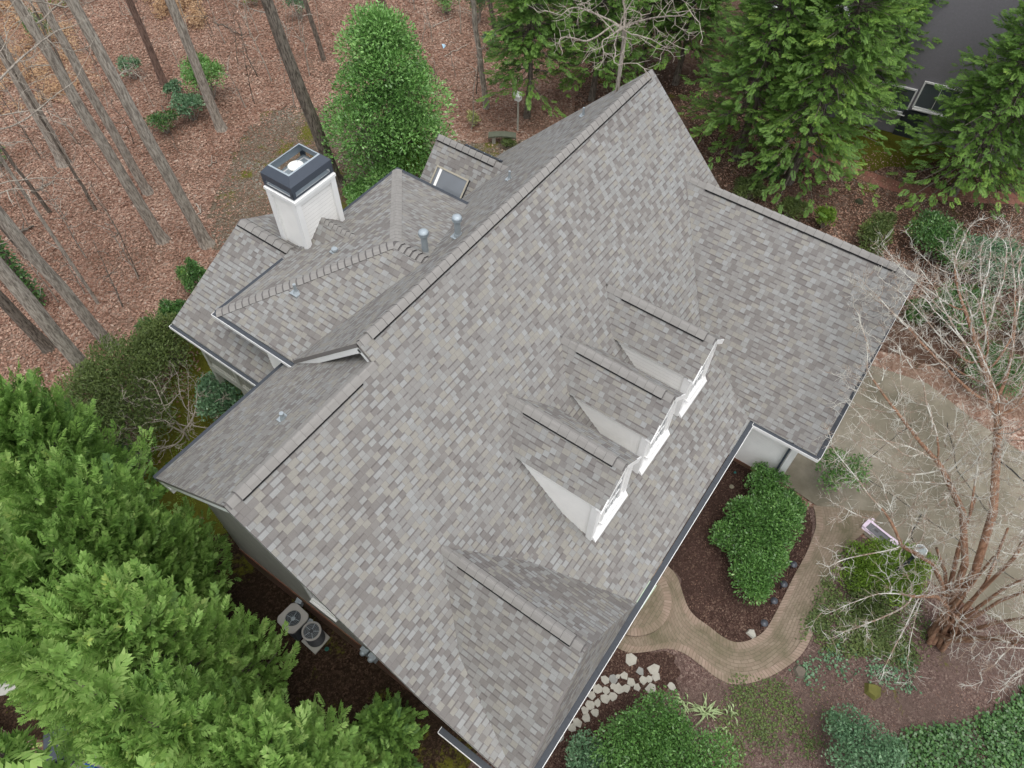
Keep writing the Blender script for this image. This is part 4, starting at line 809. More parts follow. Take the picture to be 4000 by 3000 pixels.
# lamp post
p = W(3594, 2152, 1.75); p.z = 0; o = empty('lamp_post', 'black lamp post with a six-sided white lantern rising from the low juniper', 'lamp post', None, p)
b = MB(); b.cyl((0, 0, 0), .05, .04, 1.5, 12); b.cyl((0, 0, 1.30), .06, .05, .04, 12); b.build('post', M_BLACK, o); b = MB(); b.beam((-.2, 0, 1.2), (.2, 0, 1.2), .025, .025); b.build('crossbar', M_BLACK, o)
b = MB(); R0, R1 = .10, .165
for i in range(6):
    a0, a1 = PI/3*i, PI/3*(i+1); b.beam((R0*math.cos(a0), R0*math.sin(a0), 1.5), (R1*math.cos(a0), R1*math.sin(a0), 1.82), .02, .02)
    b.beam((R1*math.cos(a0), R1*math.sin(a0), 1.82), (R1*math.cos(a1), R1*math.sin(a1), 1.82), .025, .03); b.beam((R0*math.cos(a0), R0*math.sin(a0), 1.5), (R0*math.cos(a1), R0*math.sin(a1), 1.5), .02, .02)
b.build('lantern_frame', M_TRIM, o)
b = MB(); b.lathe((0, 0, 1.84), [(.15, 0), (.07, .07), (.03, .10), (.03, .13), (.005, .15)], 6); b.build('lantern_roof', plain('lantern_pale', (.42, .47, .46), .4), o); b = MB(); b.cyl((0, 0, 1.51), .035, .03, .16, 10); b.build('bulb', M_TRIM, o)
# shingle bundle in torn wrapper
q4 = [W(3373, 2066, .10), W(3412, 2035, .10), W(3512, 2122, .10), W(3470, 2150, .10)]
cN = sum(q4, Vector())/4; exv = (W(3512, 2118, .1)-W(3410, 2036, .1)); L = exv.length; exv.normalize(); exv.z = 0
p = Vector((cN.x, cN.y, .045)); o = empty('shingle_bundle', 'opened bundle of grey shingles in torn pinkish-white wrapper on the driveway', 'shingle bundle', None, p); o.rotation_euler.z = math.atan2(exv.y, exv.x)
Lx, Ly = .98, .34
b = MB()
for i in range(6): b.box((random.uniform(-.008, .008), random.uniform(-.006, .006), .012*i), Lx, Ly, .0105)
b.build('shingles', plain('bundle_grey', (.145, .145, .15), .9, var=.2, scale=20), o)
b = MB(); b.box((-.18, .02, .074), .12, .07, .004); b.box((.12, -.03, .074), .28, .06, .004); b.build('laminated_tabs', plain('bundle_dark', (.085, .08, .082), .9), o)
wr = plain('pink_wrapper', (.74, .62, .72), .35, var=.15, scale=15)
b = MB(); rr = random.Random(3)
def flap(x0, x1, y0, y1, z0, z1_):
    nx, ny = 9, 4; G = [[Vector((x0+(x1-x0)*i/nx+rr.uniform(-.012, .012), y0+(y1-y0)*j/ny+rr.uniform(-.008, .008), z0+(z1_-z0)*j/ny+rr.uniform(0, .022))) for i in range(nx+1)] for j in range(ny+1)]
    for j in range(ny):
        for i in range(nx):
            b.face([G[j][i], G[j][i+1], G[j+1][i+1], G[j+1][i]])
flap(-.54, .53, .12, .22, .085, .05); flap(-.54, .5, -.15, -.21, .085, .0); flap(-.56, -.46, -.17, .18, .09, .09); flap(.26, .56, .02, .21, .095, .09); flap(-.5, -.42, .15, .36, .06, .01)
b.build('wrapper', wr, o)
# bench, birdhouse, tub, litter
p = W(1962, 524, .42); p.z = 0; o = empty('stone_bench', 'grey stone garden bench with a curved seat at the edge of the woods', 'bench', None, p); dd = vdir((1925, 524), (2000, 526)); o.rotation_euler.z = math.atan2(dd.y, dd.x)
b = MB(); R = 2.2
P0 = [(.62*(i/6-1)*1, .0) for i in range(13)]
top = []; 
for i in range(12):
    x0, x1 = -.62+i*1.24/12, -.62+(i+1)*1.24/12; y0, y1 = -.25*x0*x0, -.25*x1*x1
    q = [Vector((x0, y0-.19, .38)), Vector((x1, y1-.19, .38)), Vector((x1, y1+.19, .38)), Vector((x0, y0+.19, .38))]; b.hexa(q, [v+Vector((0, 0, .07)) for v in q])
b.build('seat', plain('mossy_stone', (.11, .12, .085), .95, var=.35, scale=10), o)
for x_ in (-.38, .38): b = MB(); b.box((x_, -.04, -.02), .16, .28, .40); b.build('leg', M_STONE, o, bevel=.02)
p = W(2022, 512); o = empty('birdhouse', 'white birdhouse on a post beside the stone bench', 'birdhouse', None, p)
b = MB(); b.beam((0, 0, 0), (0, 0, 1.6), .06, .06, (0, 1, 0)); b.build('post', M_WOOD, o)
b = MB(); b.box((0, 0, 1.6), .24, .24, .30); b.build('box', M_TRIM, o); b = MB()
for s_ in (-1, 1): b.face([(0, -.18, 2.03), (0, .18, 2.03), (s_*.18, .18, 1.87), (s_*.18, -.18, 1.87)]); b.face([(0, -.18, 2.015), (0, .18, 2.015), (s_*.18, .18, 1.855), (s_*.18, -.18, 1.855)][::-1])
b.face([(-.12, -.12, 1.9), (.12, -.12, 1.9), (0, -.12, 2.02)]); b.build('birdhouse_roof', M_TRIM, o); b = MB(); b.cyl((0, -.121, 1.75), .025, .025, .004, 12, (0, -1, 0)); b.build('hole', M_DARK, o)
p = W(2832, 470); o = empty('tub', 'black plastic tub holding leaves and water on the ground behind the main gable', 'tub', None, p); o.rotation_euler.z = .25
b = MB(); a = [Vector(v) for v in ((-.3, -.24, 0), (.3, -.24, 0), (.3, .24, 0), (-.3, .24, 0))]; t = [v*1.12+Vector((0, 0, .2)) for v in a]; ti = [v*1.03+Vector((0, 0, .2)) for v in a]; bi = [v*.95+Vector((0, 0, .05)) for v in a]
for i in range(4): j = (i+1) % 4; b.face([a[i], a[j], t[j], t[i]]); b.face([t[i], t[j], ti[j], ti[i]]); b.face([ti[i], ti[j], bi[j], bi[i]])
b.face(bi); b.build('tub_wall', M_BLACK, o); b = MB(); b.face([v*.97+Vector((0, 0, .09)) for v in a]); b.build('contents', M_LITM, o)
p = W(1733, 185); b = MB(); b.face([p+Vector(v) for v in ((-.12, -.08, .02), (.13, -.05, .04), (.05, .15, .12))]); b.face([p+Vector(v) for v in ((.13, -.05, .04), (.22, .1, .03), (.05, .15, .12))]); tag(b.build('plastic_scrap', plain('blue_plastic', (.38, .62, .78), .4)), 'crumpled light blue plastic scrap lying in the woods', 'plastic scrap')
# neighbour house
o = empty('neighbour_house', 'grey stucco house wall with white-framed windows behind the conifers', 'house')
w0, w1 = W(3180, 440), W(4300, 735); d = (w1-w0).normalized(); nrm = Vector((d.y, -d.x, 0)); nrm = nrm if nrm.dot(CAM-w0) > 0 else -nrm
M_STUC = plain('grey_stucco', (.235, .225, .245), .95, var=.18, scale=14)
p0 = w0-d*0; p1 = w1; b = MB(); hN = 7.5
q = [p0, p1, p1-nrm*9, p0-nrm*9]; q = q if (q[1]-q[0]).cross(q[2]-q[0]).z > 0 else q[::-1]; b.hexa(q, [v+Vector((0, 0, hN)) for v in q]); b.build('stucco_wall', M_STUC, o)
def onwall(px, py):
    k = rt*((px-2000)/FPX)+dn*((py-1500)/FPX)+fwd; t = (w0-CAM).dot(nrm)/k.dot(nrm); return CAM+k*t
for (x, y, ww, hh) in ((3470, 425, 1.5, 1.15), (3635, 432, 1.5, 1.2), (3350, 370, 1.3, .8)):
    c = onwall(x, y); window(o, c, d, nrm, ww, hh, bars=(2, 1))
c = onwall(3535, 520); b = MB(); b.box((c.x, c.y, 0), 1.0, .2, 1.3, d); b.build('basement_door', M_BLACK, o)
dk = empty('white_deck', 'white railed deck on the neighbour house, seen through the conifers at the top edge', 'deck')
c = W(3130, 60, 2.6); c2 = W(3300, 100, 2.6); e = (c2-c).normalized(); s_ = Vector((-e.y, e.x, 0)); b = MB(); base = Vector((c.x, c.y, 2.5))-e*2.5; 
b.hexa([base, base+e*5, base+e*5+s_*4, base+s_*4], [v+Vector((0, 0, .15)) for v in (base, base+e*5, base+e*5+s_*4, base+s_*4)]); b.build('deck_floor', M_TRIM, dk)
b = MB()
for i in range(26): b.beam(base+e*(i*.2)+Vector((0, 0, .15)), base+e*(i*.2)+Vector((0, 0, 1.05)), .04, .04, (0, 1, 0))
b.beam(base+Vector((0, 0, 1.08)), base+e*5+Vector((0, 0, 1.08)), .1, .07); b.build('railing', M_TRIM, dk)
for i in range(3): b = MB(); q = base+e*(i*2.4+.1)+s_*.1; b.box((q.x, q.y, 0), .16, .16, 2.5); b.build('post', M_TRIM, dk)
#@@VEG
# ------------------------------------------------------------------ vegetation
def quadmesh(name, V, mat, parent=None, tint=None):     # V: (N,4,3)
    N = len(V); me = bpy.data.meshes.new(name); me.vertices.add(N*4); me.loops.add(N*4); me.polygons.add(N)
    me.vertices.foreach_set('co', V.reshape(-1).astype(np.float32)); me.loops.foreach_set('vertex_index', np.arange(N*4, dtype=np.int32))
    me.polygons.foreach_set('loop_start', np.arange(0, N*4, 4, dtype=np.int32))
    try: me.polygons.foreach_set('loop_total', np.full(N, 4, dtype=np.int32))
    except Exception: pass
    if tint is not None:
        a = me.attributes.new('tint', 'FLOAT', 'POINT'); a.data.foreach_set('value', np.repeat(tint, 4).astype(np.float32))
    me.update(calc_edges=True); return link(name, me, mat, parent)
def nrmz(a): return a/np.maximum(np.linalg.norm(a, axis=-1, keepdims=True), 1e-9)
def leaves(P, D, Nn, L, Wd, fold=.25, tipw=.5):   # one folded diamond per leaf: base, side, tip, side
    S_ = nrmz(np.cross(D, Nn)); Nn = np.cross(S_, D); L = np.asarray(L)[..., None]; Wd = np.asarray(Wd)[..., None]
    m = P+D*L*tipw
    return np.stack([P, m+S_*Wd*.5+Nn*Wd*fold*.3, P+D*L-Nn*L*.12, m-S_*Wd*.5+Nn*Wd*fold*.3], axis=1)
def sprays(P, D, Nn, L, K=7, spread=.95, lw=.16, ll=.42):
    """feathery fans: K pairs of leaflets along each axis D; returns (N*(2K+1),4,3)"""
    S_ = nrmz(np.cross(D, Nn)); Nn = np.cross(S_, D); L = L[:, None]; out = []
    for k in range(K):
        t = (k+.6)/(K+.2); sz = ll*(1-.55*t)*(0.75+.5*min(1, t*3))
        for s in (-1, 1):
            ang = spread*(1-.45*t)*rng.uniform(.8, 1.2, (len(P), 1)); d = D*np.cos(ang)+s*S_*np.sin(ang)-Nn*rng.uniform(-.05, .3, (len(P), 1))
            out.append(leaves(P+D*L*t, nrmz(d), Nn, (L[:, 0]*sz*rng.uniform(.8, 1.2, len(P))), L[:, 0]*lw))
    out.append(leaves(P+D*L*.8, D, Nn, L[:, 0]*ll*.7, L[:, 0]*lw))
    A = np.stack(out, axis=1); return A.reshape(-1, 4, 3), 2*K+1
UPV = np.array([0, 0, 1.])
def tube_mesh(name, chains, mat, parent=None, sides=6, wob=0):
    """chains: list of (points (n,3), radii (n))"""
    V = []; F = []; base = 0
    for P, R in chains:
        P = np.asarray(P, float); n = len(P)
        if n < 2: continue
        T = np.gradient(P, axis=0); T = nrmz(T); ref = np.array([1., 0, 0]) if abs(T[0][0]) < .8 else np.array([0, 1., 0])
        X = nrmz(np.cross(T, ref)); Y = np.cross(T, X); a = np.arange(sides)*2*PI/sides
        rr = np.asarray(R, float)[:, None]*(1+(rng.uniform(-wob, wob, (n, sides)) if wob else 0))
        ring = P[:, None]+X[:, None]*(np.cos(a)[None, :]*rr)[..., None]+Y[:, None]*(np.sin(a)[None, :]*rr)[..., None]
        V.append(ring.reshape(-1, 3)); idx = base+np.arange(n*sides).reshape(n, sides); nx = np.roll(idx, -1, axis=1)
        F.append(np.stack([idx[:-1], nx[:-1], nx[1:], idx[1:]], axis=-1).reshape(-1, 4)); base += n*sides
    V = np.concatenate(V); F = np.concatenate(F); N = len(F); me = bpy.data.meshes.new(name)
    me.vertices.add(len(V)); me.loops.add(N*4); me.polygons.add(N); me.vertices.foreach_set('co', V.reshape(-1).astype(np.float32)); me.loops.foreach_set('vertex_index', F.reshape(-1).astype(np.int32))
    me.polygons.foreach_set('loop_start', np.arange(0, N*4, 4, dtype=np.int32)); me.polygons.foreach_set('use_smooth', np.ones(N, bool)); me.update(calc_edges=True)
    return link(name, me, mat, parent)
def conifer(name, label, group, base, h, R, mat, nb=150, per=9, sl_=.34, z0=.4, rise=.55, droop=0, seed=0, trunk=M_BARKD, tr=.14, prof=.85, lw=.16, shell=.5, tint0=0, lay=False, K=7, cat='conifer', top_round=.06):
    global rng; rng = np.random.default_rng(seed+100); base = Vector((base.x, base.y, 0))
    o = empty(name, label, cat, group, base)
    B0 = np.zeros(3); t = np.sort(rng.uniform(0, 1, nb)**.8)      # 0 = bottom, 1 = top
    if lay: t = np.round(t*lay)/lay+rng.normal(0, .012, nb); t = np.clip(t, 0, .99)
    ph = np.arange(nb)*2.39996+rng.uniform(-.5, .5, nb)
    Rt = R*((1-t)**prof*.94+top_round)*rng.uniform(.72, 1.12, nb)*(1+.12*np.sin(3*ph+seed)); zt = z0+(h-z0)*t
    out = np.stack([np.cos(ph), np.sin(ph), np.zeros(nb)], 1); el = rise*(1-.0*t)+.9*t**3*(1-droop)-droop*(1-t)
    D = nrmz(out*np.cos(el)[:, None]+UPV*np.sin(el)[:, None]); start = np.stack([B0[0]+0*t, B0[1]+0*t, np.maximum(zt-Rt*np.tan(el)*.6, .25)], 1)
    # sprays along each branch
    nb_, pr = nb, per; u = (np.arange(pr)+.5)/pr; u = shell+(1-shell)*u
    bi = np.repeat(np.arange(nb), pr); uu = np.tile(u, nb)+rng.uniform(-.04, .04, nb*pr); uu = np.clip(uu, .15, 1)
    P = start[bi]+D[bi]*(Rt[bi]/np.maximum(np.cos(el[bi]), .35)*uu)[:, None]
    if droop: P[:, 2] -= droop*Rt[bi]*uu**2*.35
    side = np.stack([-np.sin(ph), np.cos(ph), 0*ph], 1)[bi]; a = rng.uniform(-1, 1, nb*pr)*(1.25-.55*uu); v = rng.normal(0, .30, nb*pr)+(.12 if not lay else 0)
    Ds = nrmz(D[bi]*np.cos(a)[:, None]+side*np.sin(a)[:, None]+UPV*v[:, None])
    wide = (1.05-.6*uu)*(.30 if lay else .20)*Rt[bi]; P = P+side*(np.sin(a)*wide)[:, None]*.8+rng.normal(0, .05, P.shape)
    Nn = nrmz(UPV+rng.normal(0, .35, P.shape)+out[bi]*.3); Ls = sl_*rng.uniform(.7, 1.25, nb*pr)
    Q, m = sprays(P, Ds, Nn, Ls, K=K, lw=lw)
    bt = rng.normal(.5, .13, nb); tint = np.clip(bt[bi]+rng.normal(0, .09, nb*pr)+tint0, 0, 1); tint = np.repeat(tint, m)
    quadmesh('crown', Q, mat, o, tint)
    ch_ = [(np.stack([B0*0+[0.05*math.sin(zz), 0.05*math.cos(zz*1.3), zz] for zz in np.linspace(-.05, h*(.96 if lay else .84), 10)]), np.linspace(tr, .015, 10))]
    for i in range(0, nb, 1 if lay else 2): e = start[i]+D[i]*(Rt[i]/max(math.cos(el[i]), .35)*.85); e = e-UPV*(droop*Rt[i]*.25); ch_.append((np.stack([start[i]*[0, 0, 1], (start[i]+e)/2+UPV*.02, e]), np.array([.028, .018, .007])*(.6+Rt[i]/R*.6)))
    ch_[0][1][0] *= 1.25
    tube_mesh('trunk', ch_, trunk, o, 7); return o
def shrub(name, label, base, rx, ry, h, mat, n=3500, col=False, leaf=.07, lwf=.45, seed=0, lumps=9, group=None, rot=0, cat='shrub', stems=True, up=.35, zb_=.0, fillk=.35):
    global rng; rng = np.random.default_rng(seed+500); base = Vector((base.x, base.y, base.z)); o = empty(name, label, cat, group, base)
    # lumps inside the overall form
    c = []; r = []
    for i in range(lumps):
        a = i*2.4+rng.uniform(-.5, .5); q = math.sqrt((i+.5)/lumps)*.72; rr_ = rng.uniform(.30, .46)*(1.1-.3*q)
        if col:
            zz = (i+.5)/lumps; q = rng.uniform(.35, .72)*(1-zz**4)+.05; c.append([math.cos(a)*q*rx*1.15, math.sin(a)*q*ry*1.15, h*(.06+.84*zz)]); k_ = rng.uniform(.62, 1.25); r.append([.5*rx*(1.1-.3*zz)*k_, .5*ry*(1.1-.3*zz)*k_, h*.10*k_]); continue
        c.append([math.cos(a)*q*rx, math.sin(a)*q*ry, h*(.42+.36*(1-q*q)+rng.uniform(-.08, .08))]); r.append([rr_*rx, rr_*ry, rr_*h*.85])
    c, r = np.array(c), np.array(r); k = rng.integers(0, lumps, n); d = nrmz(rng.normal(0, 1, (n, 3))); d[:, 2] = np.where(d[:, 2] < -.35, -d[:, 2], d[:, 2])
    rad = np.where(rng.uniform(0, 1, n) < fillk, rng.uniform(.4, .9, n), np.where(rng.uniform(0, 1, n) < .1, rng.uniform(1.05, 1.32, n), rng.uniform(.82, 1.14, n)))
    P = c[k]+d*r[k]*rad[:, None]+rng.normal(0, .02, (n, 3)); P[:, 2] = np.maximum(P[:, 2], .03)
    cr_, sr_ = math.cos(rot), math.sin(rot); P = np.stack([P[:, 0]*cr_-P[:, 1]*sr_, P[:, 0]*sr_+P[:, 1]*cr_, P[:, 2]], 1)
    D = nrmz(d+UPV*up+rng.normal(0, .5, (n, 3))); Nn = nrmz(d*.6+UPV*.8+rng.normal(0, .45, (n, 3))); L = leaf*rng.uniform(.7, 1.3, n)
    Q = leaves(P, D, Nn, L, L*lwf); kt = rng.normal(.5, .12, lumps)
    quadmesh('foliage', Q, mat, o, np.clip(kt[k]+rng.normal(0, .12, n), 0, 1))
    if stems:
        ch_ = []
        for i in range(lumps):
            e = c[i]; e = np.array([e[0]*cr_-e[1]*sr_, e[0]*sr_+e[1]*cr_, e[2]]); ch_.append((np.stack([np.array([e[0]*.1, e[1]*.1, -.02]), e*.5+rng.normal(0, .04, 3), e]), np.array([.03, .02, .008])*min(1.5, max(.5, h/1.3))))
            for j in range(5): f = e+nrmz(rng.normal(0, 1, 3)+UPV*.4)*r[i]*.9; ch_.append((np.stack([e*.8, (e*.8+f)/2+rng.normal(0, .03, 3), f]), np.array([.010, .007, .003])))
        tube_mesh('stem', ch_, M_BARK, o, 5)
    return o
def colonize(att, roots, step=.16, infl=1.6, kill=.34, iters=140, grav=None, jit=.12, seed=0):
    r_ = np.random.default_rng(seed); N = [np.array(p, float) for p in roots[0]]; par = list(roots[1]); A = np.array(att, float); pos = np.array(N); near = None
    for it in range(iters):
        if len(A) == 0: break
        d2 = ((A[:, None, :]-pos[None])**2).sum(-1); j = d2.argmin(1); dm = np.sqrt(d2[np.arange(len(A)), j]); keep = dm > kill; act = (dm < infl*(1+3*(it < 25))) & keep
        if not act.any(): A = A[keep]; break
        new = []; jj = j[act]; dirs = nrmz(A[act]-pos[jj])
        for q in np.unique(jj):
            v = dirs[jj == q].sum(0)+r_.normal(0, jit, 3)*1.5
            if np.linalg.norm(v) < 1e-3: continue
            new.append(pos[q]+v/np.linalg.norm(v)*step); par.append(int(q))
        pos = np.concatenate([pos, np.array(new)]); A = A[keep]
        if len(pos) > 9000: break
    return pos, np.array(par[:len(pos)])
def tree_chains(pos, par, r_tip=.004, ex=2.25, rmax=None):
    n = len(pos); kids = [[] for _ in range(n)]
    for i in range(n):
        if par[i] >= 0: kids[par[i]].append(i)
    rad = np.full(n, r_tip)
    n0 = tree_chains.n0; tree_chains.n0 = 0
    for i in range(n-1, -1, -1):
        if kids[i]: rad[i] = (sum(rad[k]**ex for k in kids[i]))**(1/ex)+r_tip*.04
    if rmax: rad = np.minimum(rad, rmax)
    if n0: rad[:n0] = np.maximum(rad[:n0], .070-.0115*pos[:n0, 2])
    chains = []; stack = [(i, None) for i in range(n) if par[i] < 0]
    while stack:
        i, p = stack.pop(); pts = [pos[p]] if p is not None else []; rs = [min(rad[p], rad[i]*1.15)] if p is not None else []
        while True:
            pts.append(pos[i]); rs.append(rad[i])
            if not kids[i]: break
            ks = sorted(kids[i], key=lambda k: -rad[k])
            for k in ks[1:]: stack.append((k, i))
            i = ks[0]
        chains.append((np.array(pts), np.array(rs)))
    return chains
tree_chains.n0 = 0
def bare_tree(name, label, base, trunkpts, att, mat_thick, mat_thin, group=None, cat='bare tree', split=.02, r_tip=.004, rmax=None, step=.16, infl=1.6, kill=.34, seed=0, ex=2.25, twigs=0, twl=.25, iters=140, base_r=None):
    bz = np.array([base.x, base.y, 0]); o = empty(name, label, cat, group, Vector((base.x, base.y, 0)))
    nodes = []; par = []
    for chain in trunkpts:
        prev = -1 if not nodes else 0
        for p, q in zip(chain, chain[1:]):
            p, q = np.array(p, float), np.array(q, float); m = max(1, int(np.linalg.norm(q-p)/step))
            for i in range(m):
                if not nodes or i > 0 or prev > 0: pass
                nodes.append(p+(q-p)*(i/m)); par.append(prev if len(nodes) > 1 else -1); prev = len(nodes)-1
        nodes.append(np.array(chain[-1], float)); par.append(prev)
    pos, pr = colonize(att, (nodes, par), step, infl, kill, seed=seed, iters=iters); pos = pos-bz
    tree_chains.n0 = len(nodes) if 'crape' in name else 0
    ch_ = tree_chains(pos, pr, r_tip, ex, rmax); rg = np.random.default_rng(seed+5)
    if twigs:
        ends = [(c[0][k], nrmz(c[0][k]-c[0][k-1])) for c in ch_ for k in range(1, len(c[0])) if c[1][k] < .02]
        for _ in range(twigs):
            p, d = ends[rg.integers(len(ends))]; dd = nrmz(d+rg.normal(0, .8, 3)); L = twl*rg.uniform(.4, 1.2); m = p+dd*L*.5+rg.normal(0, .02, 3); ch_.append((np.stack([p, m, p+dd*L+UPV*L*.15]), np.array([r_tip*.8, r_tip*.7, r_tip*.4])))
    thick = []; thin = []
    for P, R in ch_:
        k = int((R > split).sum())
        if k >= 2: thick.append((P[:k+1], R[:k+1]))
        if k < len(P)-1 and len(P)-max(0, k) >= 2: s = max(0, k if k >= 2 else 0); thin.append((P[s:], R[s:]))
    if thick: tube_mesh('trunk', thick, mat_thick, o, 8)
    if thin: tube_mesh('branches', thin, mat_thin, o, 4)
    return o
def ell(c, rx, ry, rz, n, seed=0, hollow=.35, zmin=0):
    r_ = np.random.default_rng(seed); d = nrmz(r_.normal(0, 1, (n, 3))); q = (hollow+(1-hollow)*r_.uniform(0, 1, n)**.6)[:, None]; A = np.array(c)+d*q*np.array([rx, ry, rz]); return A[A[:, 2] > zmin]
# --- cypresses along the lower left: tips placed by height
def tip(px, py, h): p = W(px, py, h); return Vector((p.x, p.y, 0))
LEY = [((-190, 1480), 8.6, 2.3, 'cypress at the left edge nearest the woods, top of the row'), ((60, 1850), 8.6, 2.2, 'tall cypress second from the woods, its tip near the left edge'),
       ((-200, 2130), 9.0, 2.3, 'cypress at the left picture edge, behind the row'), ((170, 2260), 10.0, 1.9, 'tallest yellow-green cypress in the middle of the lower left row'),
       ((-70, 2330), 8.0, 1.35, 'cypress hanging over the wheelie bins'), ((400, 2740), 9.6, 1.75, 'pale-tipped cypress right of the tallest one'),
       ((830, 2950), 9.0, 1.8, 'cypress nearest the house in the lower left row, tip left of the eave corner'), ((930, 3230), 9.0, 2.0, 'cypress cut by the bottom edge of the picture'), ((200, 2000), 7.6, 1.9, 'shorter cypress filling the gap beside the tallest one')]
for i, ((x, y), h, R, lab) in enumerate(LEY):
    conifer('cypress_tree', lab, 'cypress row beside the house', tip(x, y, h), h, R, M_LEY, nb=400, per=12, sl_=.34, z0=.3, rise=.8, seed=i, prof=.66, shell=.48, tint0=(.12 if i == 3 else .06 if i in (5, 6) else -.12 if i == 0 else 0), lw=.125, cat='cypress', K=7)
for i, ((x, y), h, R) in enumerate([((420, 1960), 4.5, 1.1), ((1480, 2830), 2.6, .9)]):
    conifer('cypress_tree', ['small dark young cypress between the row and the gable wall', 'small dark young cypress by the bottom of the side yard'][i], 'cypress row beside the house', tip(x, y, h), h, R, M_LEY, nb=70, per=8, sl_=.3, seed=30+i, tint0=-.25, cat='cypress')
# --- layered conifers at the upper right: standing where their trunks meet the ground
HEM = [((2061, 461), 10.5, 2.2, 'leftmost layered conifer, beside the birdhouse'), ((2313, 392), 10, 2.5, 'second layered conifer, dark trunk showing behind the gable peak'), ((2503, 275), 9.5, 2.3, 'layered conifer just left of the gable peak'),
       ((2640, 330), 9.5, 2.4, 'layered conifer just right of the gable peak'), ((2878, 620), 12.5, 2.9, 'big layered conifer standing by the black tub'), ((3081, 715), 12, 3.1, 'wide layered conifer with a thick leaning trunk left of the paver border'),
       ((3720, 760), 11.0, 3.2, 'big conifer at the paver border by the right edge'), ((2300, 150), 9, 2.0, 'conifer in the back row at the top, left'), ((2720, 110), 9, 2.2, 'conifer in the back row above the gable peak'),
       ((2960, 330), 9.5, 2.1, 'conifer in the back row before the white deck'), ((3290, 470), 12, 2.6, 'conifer before the stucco wall, left of its windows'), ((4010, 640), 12, 2.9, 'conifer cut by the right edge of the picture'), ((2090, 130), 8, 1.7, 'conifer behind the birdhouse one, at the top edge')]
for i, ((x, y), h, R, lab) in enumerate(HEM):
    conifer('evergreen_tree', lab, 'layered conifers behind the house', W(x, y), h, R, M_HEM, nb=int(160*h/9*R/2), per=14, sl_=.37, z0=1.7 if i < 4 else 1.5, rise=.15, droop=.3, seed=50+i, prof=.7, shell=.3, lay=int(h*1.15), lw=.13, K=7, tr=.15 if i < 4 else .2, trunk=M_BARKD, tint0=.1 if i in (4, 5, 6) else 0, cat='conifer')
